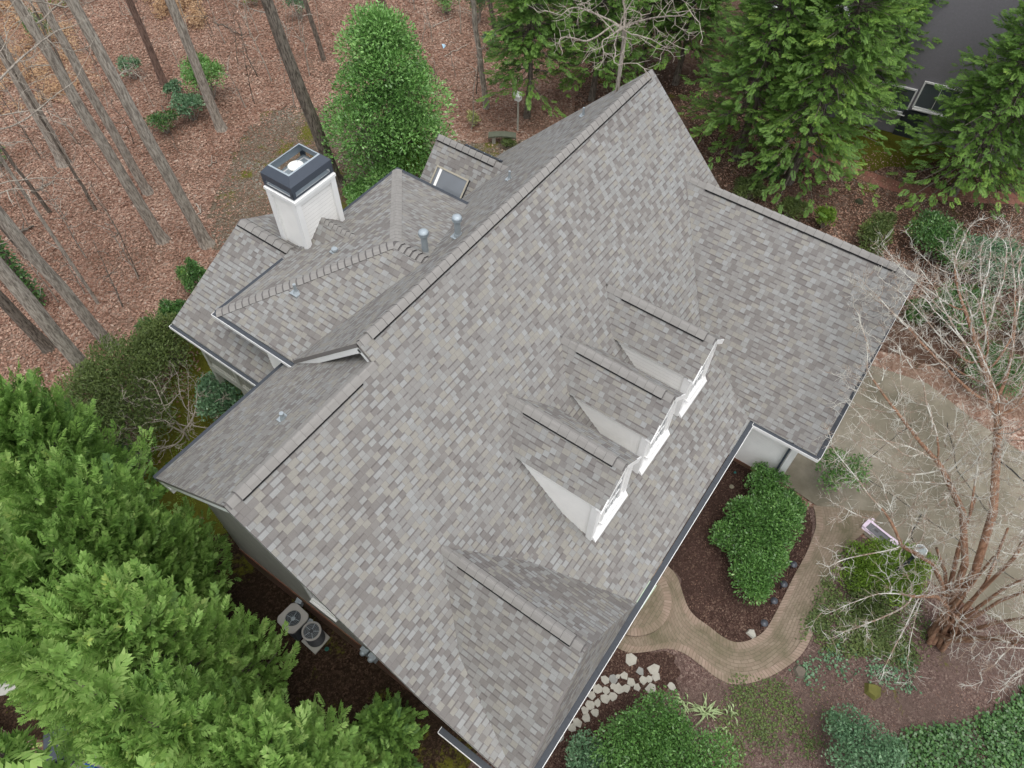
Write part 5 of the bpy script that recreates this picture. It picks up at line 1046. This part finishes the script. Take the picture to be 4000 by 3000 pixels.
# --- holly tree and shrubs
shrub('holly_tree', 'tall dense holly tree beside the chimney, in the woods edge', W(1560, 720), 1.95, 1.95, 7.6, M_HOL, n=42000, col=True, leaf=.135, seed=1, lumps=34, cat='holly tree', fillk=.25)
shrub('conifer_shrub', 'bright lime-green shrub between the holly tree and the hip roof', W(1620, 760), .8, .8, 2.6, M_YEL, n=3500, leaf=.12, seed=2)
SH = [((1420, 800), 1.0, .8, .9, M_HOL, 2200, 'low dark shrub under the holly tree beside the chimney'), ((1215, 800), .5, .5, .6, M_SHR, 800, 'small dark shrub at the foot of the big dark trunk'),
      ((830, 395), 1.25, 1.0, 2.0, M_HOL, 2600, 'bright broadleaf shrub right of the grey trunk in the woods'), ((760, 470), 1.2, .7, 1.1, M_BLUE, 1300, 'sprawling blue-green shrub behind the grey trunk in the woods'), ((655, 520), .9, .6, .9, M_SHR, 900, 'loose dark shrub lowest in the woods thicket'),
      ((690, 385), .6, .5, .7, M_BLUE, 600, 'small shrub above the woods thicket'), ((530, 310), .6, .6, 1.0, M_BLUE, 600, 'lone small shrub between two trunks in the woods'), ((1175, 75), .7, .7, 1.3, M_BLUE, 700, 'small shrub at the top edge right of the dark trunk'),
      ((1745, 55), .7, .7, 1.1, M_HOL, 700, 'small leafy shrub at the top edge right of the holly tree'), ((1870, 90), .7, .6, 1.6, M_SHR, 700, 'dark narrow shrub at the top edge near the thin grey trunk'), ((1915, 195), .4, .4, .9, M_BLUE, 300, 'pale small shrub right of the thin grey trunk'),
      ((190, 180), 1.0, .7, 1.6, M_SHR, 700, 'dark shrub behind the pale trunks, upper left'), ((10, 650), .6, .6, .8, M_SHR, 400, 'small green shrub at the left edge of the woods'), ((290, 30), 1.5, 1.0, 1.0, M_YEL, 700, 'yellow-green low growth at the top edge, left'), ((1000, 20), .9, .6, .8, M_YEL, 400, 'yellow-green low growth at the top edge in the middle'),
      ((775, 1130), .9, .6, 1.0, M_SHR, 1700, 'dark glossy shrub against the porch roof edge, uppermost'), ((700, 1260), .7, .55, .8, M_SHR, 1300, 'dark glossy shrub below the uppermost one at the porch corner'), ((600, 1300), .5, .4, .5, M_SHR, 500, 'little dark shrub beside the porch corner shrubs'),
      ((700, 1420), 1.3, 1.1, 1.8, M_OLI, 4200, 'round olive-green shrub left of the porch posts'), ((560, 1640), 2.5, 2.0, 2.3, M_OLI, 12000, 'largest olive-green shrub between the trunk and the side lawn'), ((400, 1760), 1.1, 1.0, 1.2, M_OLI, 2200, 'low olive shrub between the big trunk and the cypresses'),
      ((900, 1620), 1.1, .9, 1.5, M_BLUE, 2400, 'dark shrub under the porch beside the bare bush'), ((520, 1850), 1.0, .9, 1.0, M_SHR, 1700, 'dark shrub against the cypress row'),
      ((2915, 790), 1.0, .8, .9, M_OLI, 2000, 'dark low shrub behind the garage ridge, left'), ((3010, 700), .7, .5, .6, M_SHR, 1000, 'small dark shrub at the leaning conifer trunk'), ((3210, 890), .55, .45, .9, M_YEL, 800, 'yellow-green shrub just behind the garage ridge'), ((3080, 850), .8, .5, .8, M_OLI, 1100, 'low olive shrub behind the garage ridge, left of the yellow one'),
      ((3400, 960), 1.5, .7, 1.0, M_OLI, 2600, 'long olive shrub behind the garage ridge, right of the yellow one'), ((3630, 1010), 1.6, 1.2, 1.3, M_SHR, 5200, 'large blue-green shrub off the garage peak'), ((3850, 1100), 1.7, 1.3, 1.4, M_BLUE, 5200, 'large blue-green shrub under the crape myrtle, at right'), ((3720, 1280), 1.3, 1.2, 1.4, M_SHR, 4000, 'dark shrub under the crape myrtle crown, in the middle'),
      ((3840, 1500), 1.3, 1.2, 1.2, M_SHR, 4200, 'green shrub by the driveway under the crape myrtle'), ((3990, 1330), 1.0, 1.3, 1.5, M_BLUE, 3000, 'blue-green shrub at the right edge of the picture'),
      ((3560, 1250), .6, .5, .7, M_SHR, 1000, 'small dark shrub beside the garage front'), ((3240, 1900), .85, .8, 1.5, M_HOL, 1500, 'loose leafy shrub at the garage corner, left of the driveway'),
      ((2960, 2080), 1.35, 1.1, 1.2, M_HOL, 8500, 'large holly bush filling the bed inside the walk'), ((2935, 2250), 1.05, .85, .95, M_HOL, 5200, 'lower holly bush in the bed inside the walk'), ((2825, 2120), .6, .5, .7, M_HOL, 1500, 'small holly clump nearest the front eave'), ((2960, 1930), .75, .6, 1.1, M_HOL, 1900, 'holly shoots at the white garage wall'), ((3060, 2010), .5, .6, .7, M_SHR, 2500, 'dark holly clump touching the walk'),
      ((2560, 3040), 2.1, 1.7, 1.45, M_HOL, 17000, 'large round clipped shrub at the bottom edge in front of the eave'), ((2300, 3080), 1.2, 1.0, 1.0, M_BLUE, 5000, 'dark shrub at the bottom edge beside the flagstones'),
      ((3330, 2980), 1.3, 1.1, 1.2, M_BLUE, 4200, 'blue-green large-leaved shrub at the bottom edge, right'), ((3420, 2240), 1.25, 1.1, .35, M_YEL, 5200, 'low yellow-green juniper at the lamp post'), ((3560, 2210), .7, .6, .3, M_YEL, 1800, 'small yellow-green juniper right of the lamp post'), ((3380, 2330), .8, .7, .3, M_OLI, 1800, 'low green juniper below the lamp post'),
      ((1850, 490), .45, .3, .6, M_VARI, 260, 'variegated yellow shrub at the left end of the stone bench'), ((1985, 575), .5, .3, .35, M_OLI, 300, 'low greenery in front of the stone bench')]
for i, (q, rx, ry, h, m, n, lab) in enumerate(SH):
    big = m in (M_BLUE, M_HOL); m = M_HOL2 if m is M_HOL and q[1] > 1700 else m; shrub('shrub', lab, W(*q), rx, ry, h, m, n=int(n*1.5), leaf=.085 if q[1] > 1300 and q[0] > 2000 else .11, lwf=.5 if big else .38, seed=10+i, lumps=8 if n < 3000 else 14, rot=i*.7, fillk=.35)
# --- woods trunks
def axis_point(base, px, py):      # where the sight line through an upper trunk pixel passes closest to the trunk's own plumb line
    k = rt*((px-2000)/FPX)+dn*((py-1500)/FPX)+fwd; k.normalize(); u = Vector((0, 0, 1)); w0_ = CAM-base; b_ = k.dot(u); d_ = k.dot(w0_); e_ = u.dot(w0_); t = (b_*e_-d_)/(1-b_*b_); return CAM+k*t
TR = [((1318, 715), (1038, 0), .27, M_BARKD, 'thick dark furrowed trunk rising behind the chimney'), ((865, 505), (664, 0), .22, M_BARK, 'grey trunk standing in the green thicket'), ((808, 955), (278, 0), .24, M_BARK, 'straight grey trunk whose foot is nearest the porch roof'),
      ((637, 940), (60, 0), .22, M_BARK, 'pale grey trunk second left of the porch roof'), ((578, 752), (155, 0), .19, M_BARK, 'slim pale grey trunk between two thicker ones'), ((642, 330), (506, 0), .17, M_BARKP, 'reddish brown trunk in the upper woods'),
      ((252, 640), (0, 180), .25, M_BARK, 'brown-grey trunk leaving the left edge near the top'), ((437, 1355), (95, 950), .21, M_BARK, 'pale trunk with a flared foot on open leaf litter'), ((405, 1530), (0, 1040), .25, M_BARK, 'thickest smooth grey trunk, standing by the olive shrub'),
      ((190, 1360), (0, 1165), .2, M_BARKD, 'dark trunk half hidden behind the thickest grey trunk'), ((1266, 236), (1193, 0), .12, M_BARKD, 'thin dark trunk left of the holly tree'), ((1901, 422), (1845, 0), .14, M_BARK, 'thin mottled trunk between the holly and the conifers'),
      ((1933, 112), (1912, 0), .12, M_BARKD, 'thin dark trunk at the top edge behind the mottled one'), ((1520, 120), (1487, 0), .26, M_BARKP, 'broad brown trunk behind the top of the holly tree'), ((160, 1190), (0, 985), .12, M_BARKD, 'ivy-covered thin trunk at the left edge'),
      ((375, 822), (255, 620), .07, M_BARKD, 'thin dark sapling between the trunks at left'), ((195, 830), (60, 650), .08, M_BARKD, 'thin leaning dark sapling at left'), ((1500, 60), (1490, 0), .1, M_BARKD, 'dark young trunk beside the broad brown one'), ((330, 430), (160, 90), .07, M_BARKD, 'slender dark trunk behind the pale ones, upper left'), ((120, 1000), (0, 860), .2, M_BARKD, 'dark trunk leaving the left edge in the middle')]
for i, (q, qt, r, m, lab) in enumerate(TR):
    rg = np.random.default_rng(900+i); bs = W(*q); tp = axis_point(bs, *qt); d = (tp-bs); Ht = 19 if r > .15 else 12 if r > .1 else 7.5
    P = []; R_ = []
    kk = Ht/max(d.z, .5)
    for j in range(13):
        s_ = j/12; z_ = Ht*s_; hor = Vector((d.x, d.y, 0))*(min(z_/max(d.z, .5), 1.6)); P.append([hor.x+rg.normal(0, .02*(j > 0)), hor.y+rg.normal(0, .02*(j > 0)), z_-.08]); R_.append(r*(1-.62*s_)*(1.28 if j == 0 else 1))
    P = np.array(P); P = np.insert(P, 1, P[0]*.72+P[1]*.28, axis=0); R_ = np.insert(np.array(R_), 1, r*1.04)
    if Ht > 15: P = np.concatenate([P[:1], P[:1]+[[0, 0, .18]], P[1:]]); R_ = np.concatenate([[r*1.5], [r*1.22], R_[1:]])
    o = empty('woodland_tree', lab, 'bare tree' if r > .1 else 'sapling', 'bare trees in the woods', Vector((bs.x, bs.y, 0)))
    tube_mesh('trunk', [(P, R_)], m, o, 12, wob=.04)
    br = []
    for j in range(16 if r > .15 else 9):
        t0 = rg.uniform(.38, .98) if r > .15 else rg.uniform(.2, .95); z_ = Ht*t0; c_ = np.array([np.interp(z_, P[:, 2], P[:, k]) for k in range(3)]); a = rg.uniform(0, 2*PI); L = rg.uniform(1.2, 3.6)*(1.15-t0*.5)*(1 if r > .15 else .35); dd = np.array([math.cos(a), math.sin(a), rg.uniform(.15, .8)]); dd /= np.linalg.norm(dd)
        pts = [c_]; cur = dd.copy(); m_ = 7
        for s_ in range(m_): cur = nrmz(cur+rg.normal(0, .16, 3)); pts.append(pts[-1]+cur*L/m_)
        r0 = .035*(1 if r > .15 else .35)*rg.uniform(.6, 1.2); br.append((np.array(pts), np.linspace(r0, .004, m_+1)))
        for s_ in range(7 if r > .15 else 3):
            k = rg.integers(2, m_); cu = nrmz(np.array(pts[k])-np.array(pts[k-1])+rg.normal(0, .7, 3)); L2 = L*rg.uniform(.15, .45); p1 = pts[k]+cu*L2*.5+rg.normal(0, .03, 3); p2 = p1+nrmz(cu+rg.normal(0, .3, 3))*L2*.5; br.append((np.array([pts[k], p1, p2]), np.array([r0*.4, r0*.28, .003])))
            cu2 = nrmz(cu+rg.normal(0, .7, 3)); br.append((np.array([p1, p1+cu2*L2*.35]), np.array([r0*.25, .003])))
    tube_mesh('branches', br, M_TWIG if m != M_BARKD else M_BARK, o, 4)
    if 'ivy' in lab:
        n = 1600; z_ = rg.uniform(.2, 6.5, n); a = rg.uniform(0, 2*PI, n); c_ = np.stack([np.interp(z_, P[:, 2], P[:, 0]), np.interp(z_, P[:, 2], P[:, 1]), z_], 1); d_ = np.stack([np.cos(a), np.sin(a), 0*a], 1)
        quadmesh('ivy', leaves(c_+d_*rg.uniform(.1, .3, n)[:, None], nrmz(d_+rg.normal(0, .5, (n, 3))), nrmz(UPV+rg.normal(0, .4, (n, 3))), rg.uniform(.08, .16, n), rg.uniform(.07, .12, n)), M_SHR, o, rg.uniform(.3, .8, n))
# saplings: thin upright whips in the litter
SAP = [(20, 60), (130, 300), (210, 480), (260, 860), (340, 1010), (420, 700), (560, 130), (480, 60), (610, 250), (720, 330), (880, 170), (930, 250), (1010, 130), (1110, 330), (1040, 60), (1210, 300), (1150, 420), (50, 520), (110, 880), (60, 1120), (160, 620), (230, 1180), (330, 1150), (480, 1200), (260, 230), (1650, 300), (1700, 420), (1800, 130), (1600, 10), (1980, 60), (330, 60), (780, 60), (640, 640), (420, 420), (20, 330), (1008, 300), (1062, 318), (960, 420), (995, 405), (1180, 165), (1840, 512), (880, 270), (1095, 250), (740, 180), (830, 130), (900, 60), (450, 620), (520, 560), (300, 560), (540, 1090), (545, 1085), (470, 930), (300, 760), (90, 780), (1690, 165), (1780, 300), (1860, 370), (600, 420), (70, 420), (380, 250), (980, 150), (1140, 120), (690, 90), (1250, 130), (1620, 40)]
ORD = ['first', 'second', 'third', 'fourth', 'fifth', 'sixth', 'seventh', 'eighth', 'ninth', 'tenth', 'eleventh', 'twelfth', 'thirteenth', 'fourteenth', 'fifteenth', 'sixteenth', 'seventeenth', 'eighteenth']
def band(q): return 'along the top edge' if q[1] < 85 else 'near the top edge' if q[1] < 180 else 'in the upper woods' if q[1] < 300 else 'high in the middle woods' if q[1] < 450 else 'in the middle woods' if q[1] < 800 else 'in the lower woods'
def saplab(q):
    row = sorted([s_ for s_ in SAP if band(s_) == band(q)]); return 'thin bare sapling %s, %s from the left there' % (band(q), ORD[row.index(q)])
for i, q in enumerate(SAP):
    rg = np.random.default_rng(300+i); bs = W(*q); o = tag(empty('bare_sapling', saplab(q), 'sapling', 'thin bare saplings in the woods', Vector((bs.x, bs.y, 0))))
    ch_ = []; h_ = rg.uniform(2.2, 5); P = [np.array([0, 0, -.05])]; c_ = nrmz(np.array([rg.normal(0, .1), rg.normal(0, .1), 1]))
    for s_ in range(9): c_ = nrmz(c_+rg.normal(0, .06, 3)+UPV*.04); P.append(P[-1]+c_*h_/9)
    r0 = rg.uniform(.016, .036); ch_.append((np.array(P), np.linspace(r0, .004, 10)))
    for s_ in range(12): k = rg.integers(2, 9); cu = nrmz(np.array([rg.normal(), rg.normal(), rg.uniform(.2, 1.2)])); L2 = rg.uniform(.25, .9); p1 = P[k]+cu*L2*.5; ch_.append((np.array([P[k], p1, p1+nrmz(cu+rg.normal(0, .35, 3))*L2*.5]), np.array([r0*.5, r0*.35, .003])))
    tube_mesh('stem', ch_, M_TWIG if i % 3 == 0 else M_BARK if i % 3 == 1 else M_BARKD, o, 5)
# pale bare tree whose top shows at the upper edge
def att_px(px, hz_, n, seed, rx, ry, rz): c = W(px[0], px[1], hz_); return ell((c.x, c.y, hz_), rx, ry, rz, n, seed)
bs = W(2480, 130); tpz = 11.0; tp = W(2468, -60, tpz)
bs = Vector((tp.x, tp.y, 0)); A_ = np.concatenate([att_px((2430, 60), 11.2, 260, 1, 2.3, 2.3, 1.1), att_px((2380, 150), 10.8, 60, 2, 1.3, 1.2, .8)])
bare_tree('bare_tree', 'pale leafless tree top reaching down over the conifers at the top edge', bs, [[(tp.x, tp.y, -.1), (tp.x, tp.y, 6), (tp.x, tp.y, 9.6)]], A_, M_BARK, M_TWIG, r_tip=.007, step=.2, infl=2.5, kill=.3, seed=4, twigs=350, twl=.35)
tp = W(-190, 330, 9); bs = Vector((tp.x, tp.y, 0)); A_ = np.concatenate([att_px(q_, z_, n_, 20+i_, r_, r_, r_*.6) for i_, (q_, z_, n_, r_) in enumerate([((60, 90), 9.5, 90, 1.8), ((230, 200), 9, 60, 1.5), ((50, 300), 8.8, 80, 1.6), ((180, 420), 8.2, 60, 1.3), ((20, 520), 8.2, 50, 1.2), ((300, 120), 9.3, 35, 1.3)])])
bare_tree('bare_tree', 'pale bare branches reaching in from the left edge over the upper woods', bs, [[(tp.x, tp.y, -.1), (tp.x, tp.y, 5), (tp.x, tp.y, 8.2)]], A_, M_BARK, M_TWIG, r_tip=.006, step=.2, infl=3.5, kill=.35, seed=14, twigs=200, twl=.4, rmax=.14)
# bare bush by the porch
c = W(740, 1720); A_ = ell((c.x, c.y, 1.7), 1.9, 1.9, 1.3, 700, 6, .3, .3)
bare_tree('bare_bush', 'spreading leafless bush between the olive shrub and the eave', c, [[(c.x, c.y, -.05), (c.x, c.y, .35)]], A_, M_TWIG, M_TWIG, r_tip=.0045, step=.1, infl=1.5, kill=.2, seed=6, twigs=500, cat='bare bush', rmax=.03)
# --- crape myrtle
bm_ = W(3655, 2500); STEM = [((3700, 2330), 1.3, (3740, 2150), 2.6, (3790, 2000), 3.6, (3830, 1760), 4.6), ((3730, 2370), 1.2, (3810, 2230), 2.4, (3880, 2000), 3.8, (3900, 1650), 5.2), ((3740, 2400), 1.2, (3850, 2290), 2.6, (3960, 2180), 4.0, (4060, 2000), 5.4),
      ((3760, 2440), 1.3, (3900, 2350), 2.8, (4050, 2290), 4.2, (4200, 2200), 5.5), ((3760, 2470), 1.2, (3900, 2430), 2.6, (4080, 2400), 4.0, (4250, 2380), 5.2), ((3740, 2500), 1.0, (3880, 2490), 2.2, (4050, 2520), 3.6, (4200, 2560), 5),
      ((3690, 2380), 1.0, (3680, 2280), 2.0, (3640, 2200), 3.2, (3520, 2130), 4.2), ((3700, 2440), 1.1, (3700, 2370), 2.2, (3660, 2330), 3.3, (3560, 2330), 4.0), ((3720, 2350), 1.2, (3770, 2200), 2.8, (3760, 2000), 4.2, (3690, 1850), 5.0)]
tp_ = []
for s_ in STEM:
    a = len(tp_)*.7; c_ = [(bm_.x+.16*math.cos(a)*0, bm_.y, -.05), (bm_.x+.22*math.cos(a), bm_.y+.22*math.sin(a), .15)]
    for k in range(0, 8, 2): p = W(*s_[k], s_[k+1]); c_.append((p.x, p.y, p.z))
    tp_.append(c_)
    if len(tp_) < 17: tp_.append([(p_[0]+.12*i_*math.cos(a*3), p_[1]+.12*i_*math.sin(a*3), p_[2]) for i_, p_ in enumerate(c_[:-1])])
A_ = []
rs = np.random.default_rng(77)
for (px, hz_, n, r_) in [((3400, 1150), 6.6, 90, .9), ((3480, 1330), 6.3, 170, 1.3), ((3330, 1500), 6.0, 80, .8), ((3650, 1180), 6.8, 280, 1.6), ((3900, 1050), 7.0, 300, 1.7), ((3800, 1400), 6.4, 260, 1.6), ((4050, 1400), 6.6, 220, 1.7), ((3350, 1750), 5.4, 150, 1.2), ((3560, 1650), 5.8, 200, 1.4),
                         ((3260, 1950), 4.4, 40, .7), ((3440, 1960), 4.6, 60, .9), ((3650, 1950), 5.2, 180, 1.4), ((3900, 1800), 6.0, 240, 1.6), ((3260, 2200), 3.6, 45, .7), ((3300, 2450), 3.2, 50, .8), ((3480, 2600), 2.6, 30, .7), ((3900, 2550), 4.0, 130, 1.2), ((4000, 2200), 5.4, 220, 1.6), ((3600, 2250), 4.4, 100, 1.1), ((3500, 1000), 6.8, 70, .9)]:
    c = W(px[0], px[1], hz_); A_.append(ell((c.x, c.y, hz_), r_, r_, r_*.75, int(n*(2.0 if px[0] > 3580 else .8)), int(rs.integers(1e6)), .1))
bare_tree('crape_myrtle', 'large leafless multi-stemmed tree with cinnamon trunks and lichen-white twigs at right', bm_, tp_, np.concatenate(A_), M_MYRT, M_MTWIG, r_tip=.0046, step=.13, infl=1.3, kill=.2, seed=9, ex=2.0, split=.024, twigs=12000, twl=.27, iters=200, rmax=.10)
# --- ground plants
def inpoly(P, poly):
    x, y = P[:, 0], P[:, 1]; r = np.zeros(len(P), bool); n = len(poly); j = n-1
    for i in range(n):
        xi, yi, xj, yj = *poly[i], *poly[j]; c_ = ((yi > y) != (yj > y)) & (x < (xj-xi)*(y-yi)/(yj-yi+1e-9)+xi); r ^= c_; j = i
    return r
def scatter(px, n, seed=0, clump=0):
    r_ = np.random.default_rng(seed); poly = [(W(*q).x, W(*q).y) for q in px]; a = np.array(poly); lo, hi = a.min(0), a.max(0); out = []; tot = 0
    while tot < n:
        P = r_.uniform(lo, hi, (n*2, 2))
        if clump: f = np.sin(P[:, 0]*2.1+seed)+np.sin(P[:, 1]*2.7+1.3*seed)+np.sin(P[:, 0]*5.3-P[:, 1]*4.1)*.8; P = P[f+r_.normal(0, .8, len(P)) > clump]
        P = P[inpoly(P, poly)]; out.append(P); tot += len(P)
    P = np.concatenate(out)[:n]; return np.concatenate([P, np.zeros((n, 1))], 1)
def cover(name, px, n, mat, leaf, hgt, label, cat, seed=0, clump=0, flat=.8, w_=.7):
    r_ = np.random.default_rng(seed+1); P = scatter(px, n, seed, clump); P[:, 2] = .02+r_.uniform(0, 1, n)**1.5*hgt
    P[:, :2] += r_.normal(0, .55 if 'fallen' in name else .08, (n, 2)); D = nrmz(r_.normal(0, 1, (n, 3))*[1, 1, .35]); Nn = nrmz(UPV*flat+r_.normal(0, .35, (n, 3))); L = leaf*r_.uniform(.6, 1.35, n)
    t = np.clip(.5+.14*np.sin(P[:, 0]*3.1)*np.sin(P[:, 1]*2.3)+.16*np.sin(P[:, 0]*.7+1.3*np.sin(P[:, 1]*.5))*np.sin(P[:, 1]*.6+.8)+r_.normal(0, .17, n), 0, 1)
    return tag(quadmesh(name, leaves(P, D, Nn, L, L*w_), mat, None, t), label, cat, None, 'stuff')
cover('ivy', [(3330, 3150), (3430, 2930), (3560, 2850), (3780, 2830), (3920, 2760), (4040, 2660), (4300, 2500), (4500, 3300)], 22000, M_SHR, .085, .28, 'dense green ivy ground cover in the lower right corner', 'ivy', 3, -2.1, 1.0, .8)
cover('ground_cover', [(3190, 2330), (3280, 2150), (3420, 2300), (3600, 2330), (3640, 2480), (3560, 2620), (3400, 2560), (3150, 2560), (3120, 2480)], 9000, M_OLI, .07, .12, 'patchy low creeping plants between the walk and the crape myrtle', 'ground cover', 4, -.4)
cover('ground_cover', [(2850, 2640), (3050, 2660), (3280, 2620), (3320, 2760), (3220, 2900), (3100, 2990), (2850, 3050), (2780, 2820)], 3800, M_OLI, .06, .10, 'patchy low greenery in the faded mulch below the walk', 'ground cover', 5, .3)
cover('pale_ground_cover', [(3080, 2620), (3300, 2500), (3560, 2560), (3560, 2720), (3400, 2640), (3150, 2700)], 900, M_BLUE, .08, .1, 'scattered pale blue-green plantlets in the mulch', 'ground cover', 6, .9)
cover('fallen_leaves', [(-300, 3), (1000, -60), (2300, -60), (2400, 300), (2050, 560), (1400, 430), (1180, 410), (1000, 480), (890, 650), (830, 880), (860, 1050), (700, 1500), (250, 1900), (-300, 1700)], 120000, M_DRY, .115, .03, 'brown and tan leaves lying all over the woods floor', 'fallen leaves', 7, 0, 1.2, .55)
cover('fallen_leaves', [(2600, 300), (2750, 350), (3700, 700), (4100, 800), (4100, 1150), (3500, 1150), (2900, 850), (2700, 560)], 16000, M_DRY, .095, .03, 'brown leaves covering the ground behind the garage wing', 'fallen leaves', 8, 0, 1.2, .55)
cover('mulch_chips', [(1950, 3150), (2150, 2700), (2420, 2260), (2880, 1700), (3120, 1960), (3160, 2080), (3060, 2400), (2860, 2520), (3200, 2650), (3700, 2700), (4000, 2600), (3900, 2850), (3300, 3100)], 30000, M_DRY, .04, .015, 'small wood chips and leaf scraps scattered on the front mulch', 'mulch chips', 9, -.2, 1.2, .35)
cover('fallen_leaves', [(820, 860), (1000, 430), (1200, 340), (1500, 600), (1900, 560), (2100, 640), (1500, 900), (1000, 1150)], 9000, M_DRY, .08, .02, 'thin scatter of leaves on the mossy dirt around the chimney side', 'fallen leaves', 10, .1, 1.2, .5)
cover('dry_beech_leaves', [(-200, 20), (120, 0), (300, 120), (330, 330), (150, 430), (-200, 480)], 9000, M_BEECH, .12, .5, 'pale tan dead leaves still held low in the upper left woods', 'dry leaves', 11, .3, .8, .5)
cover('dry_beech_leaves', [(560, 0), (820, -10), (800, 120), (640, 130)], 3500, M_BEECH, .12, .8, 'pale tan dead leaves by the top edge behind the reddish trunk', 'dry leaves', 12, .3, .8, .5)
cover('moss_tufts', [(640, 1830), (780, 1500), (860, 1400), (1000, 1500), (1150, 1950), (900, 2150), (700, 2080)], 7000, M_YEL, .04, .03, 'yellow-green moss tufts on the narrow side lawn', 'moss', 13, .4, 1, .6)
# strap-leaved clumps
for i, (q, n, r_) in enumerate([(z1(900, 1180), 16, .32), (z1(1035, 1240), 26, .42), (z1(1185, 1255), 10, .25), (z1(1160, 1340), 7, .25)]):
    rg = np.random.default_rng(40+i); c = W(*q); o = empty('strap_plant', ['pale strap-leaved plant at the left, above the round shrub', 'widest pale strap-leaved plant between round shrub and walk', 'small strap-leaved plant right of the widest one', 'sparse strap-leaved plant lowest of the four'][i], 'strap plant', 'pale strap-leaved plants in the mulch', c)
    V = []
    for j in range(n):
        a = rg.uniform(0, 2*PI); d = np.array([math.cos(a), math.sin(a), 0]); s_ = np.array([-d[1], d[0], 0]); L = r_*rg.uniform(.6, 1.3); p = d*.03; hh = [0, .14, .17, .08, .02]; wv = [.008, .018, .018, .013, .002]
        o_ = np.array([rg.normal(0, .08), rg.normal(0, .08), 0])
        for k in range(4): V.append([o_+d*L*k/4+UPV*hh[k]-s_*wv[k], o_+d*L*k/4+UPV*hh[k]+s_*wv[k], o_+d*L*(k+1)/4+UPV*hh[k+1]+s_*wv[k+1], o_+d*L*(k+1)/4+UPV*hh[k+1]-s_*wv[k+1]])
    quadmesh('leaves', np.array(V), leafmat('strap%d' % i, [(0, (.25, .36, .14)), (1, (.50, .58, .32))]), o, rg.uniform(.2, .8, len(V)))
# fallen branches in the woods
for i, (a, b_, r_, lab) in enumerate([((1690, 110), (1780, 70), .03, 'pale fallen branch near the blue scrap'), ((130, 760), (215, 715), .06, 'fallen log piece beside the brown-grey trunk'), ((840, 90), (935, 135), .04, 'mossy fallen limb in the upper woods'), ((775, 800), (780, 870), .035, 'short pale stick by the trunk nearest the porch roof'), ((815, 655), (850, 635), .03, 'broken stick at the foot of the thicket trunk'), ((1740, 225), (1830, 175), .025, 'long thin fallen branch right of the holly tree'), ((640, 420), (690, 600), .022, 'thin crooked branch across the thicket'), ((60, 930), (140, 890), .08, 'dark rotten log by the left edge')]):
    rg = np.random.default_rng(70+i); p, q = W(*a), W(*b_); P = [np.array([p.x+(q.x-p.x)*t, p.y+(q.y-p.y)*t, .05+r_])+rg.normal(0, .05, 3)*[1, 1, .3] for t in np.linspace(0, 1, 7)]
    o = tube_mesh('fallen_branch', [(np.array(P), np.linspace(r_, r_*.5, 7)), (np.array([P[3], P[3]+[.3, .35, .05]]), np.array([r_*.5, r_*.2]))], M_TWIG if i in (0, 3, 4, 5) else M_BARKD, None, 7); tag(o, lab, 'branch')
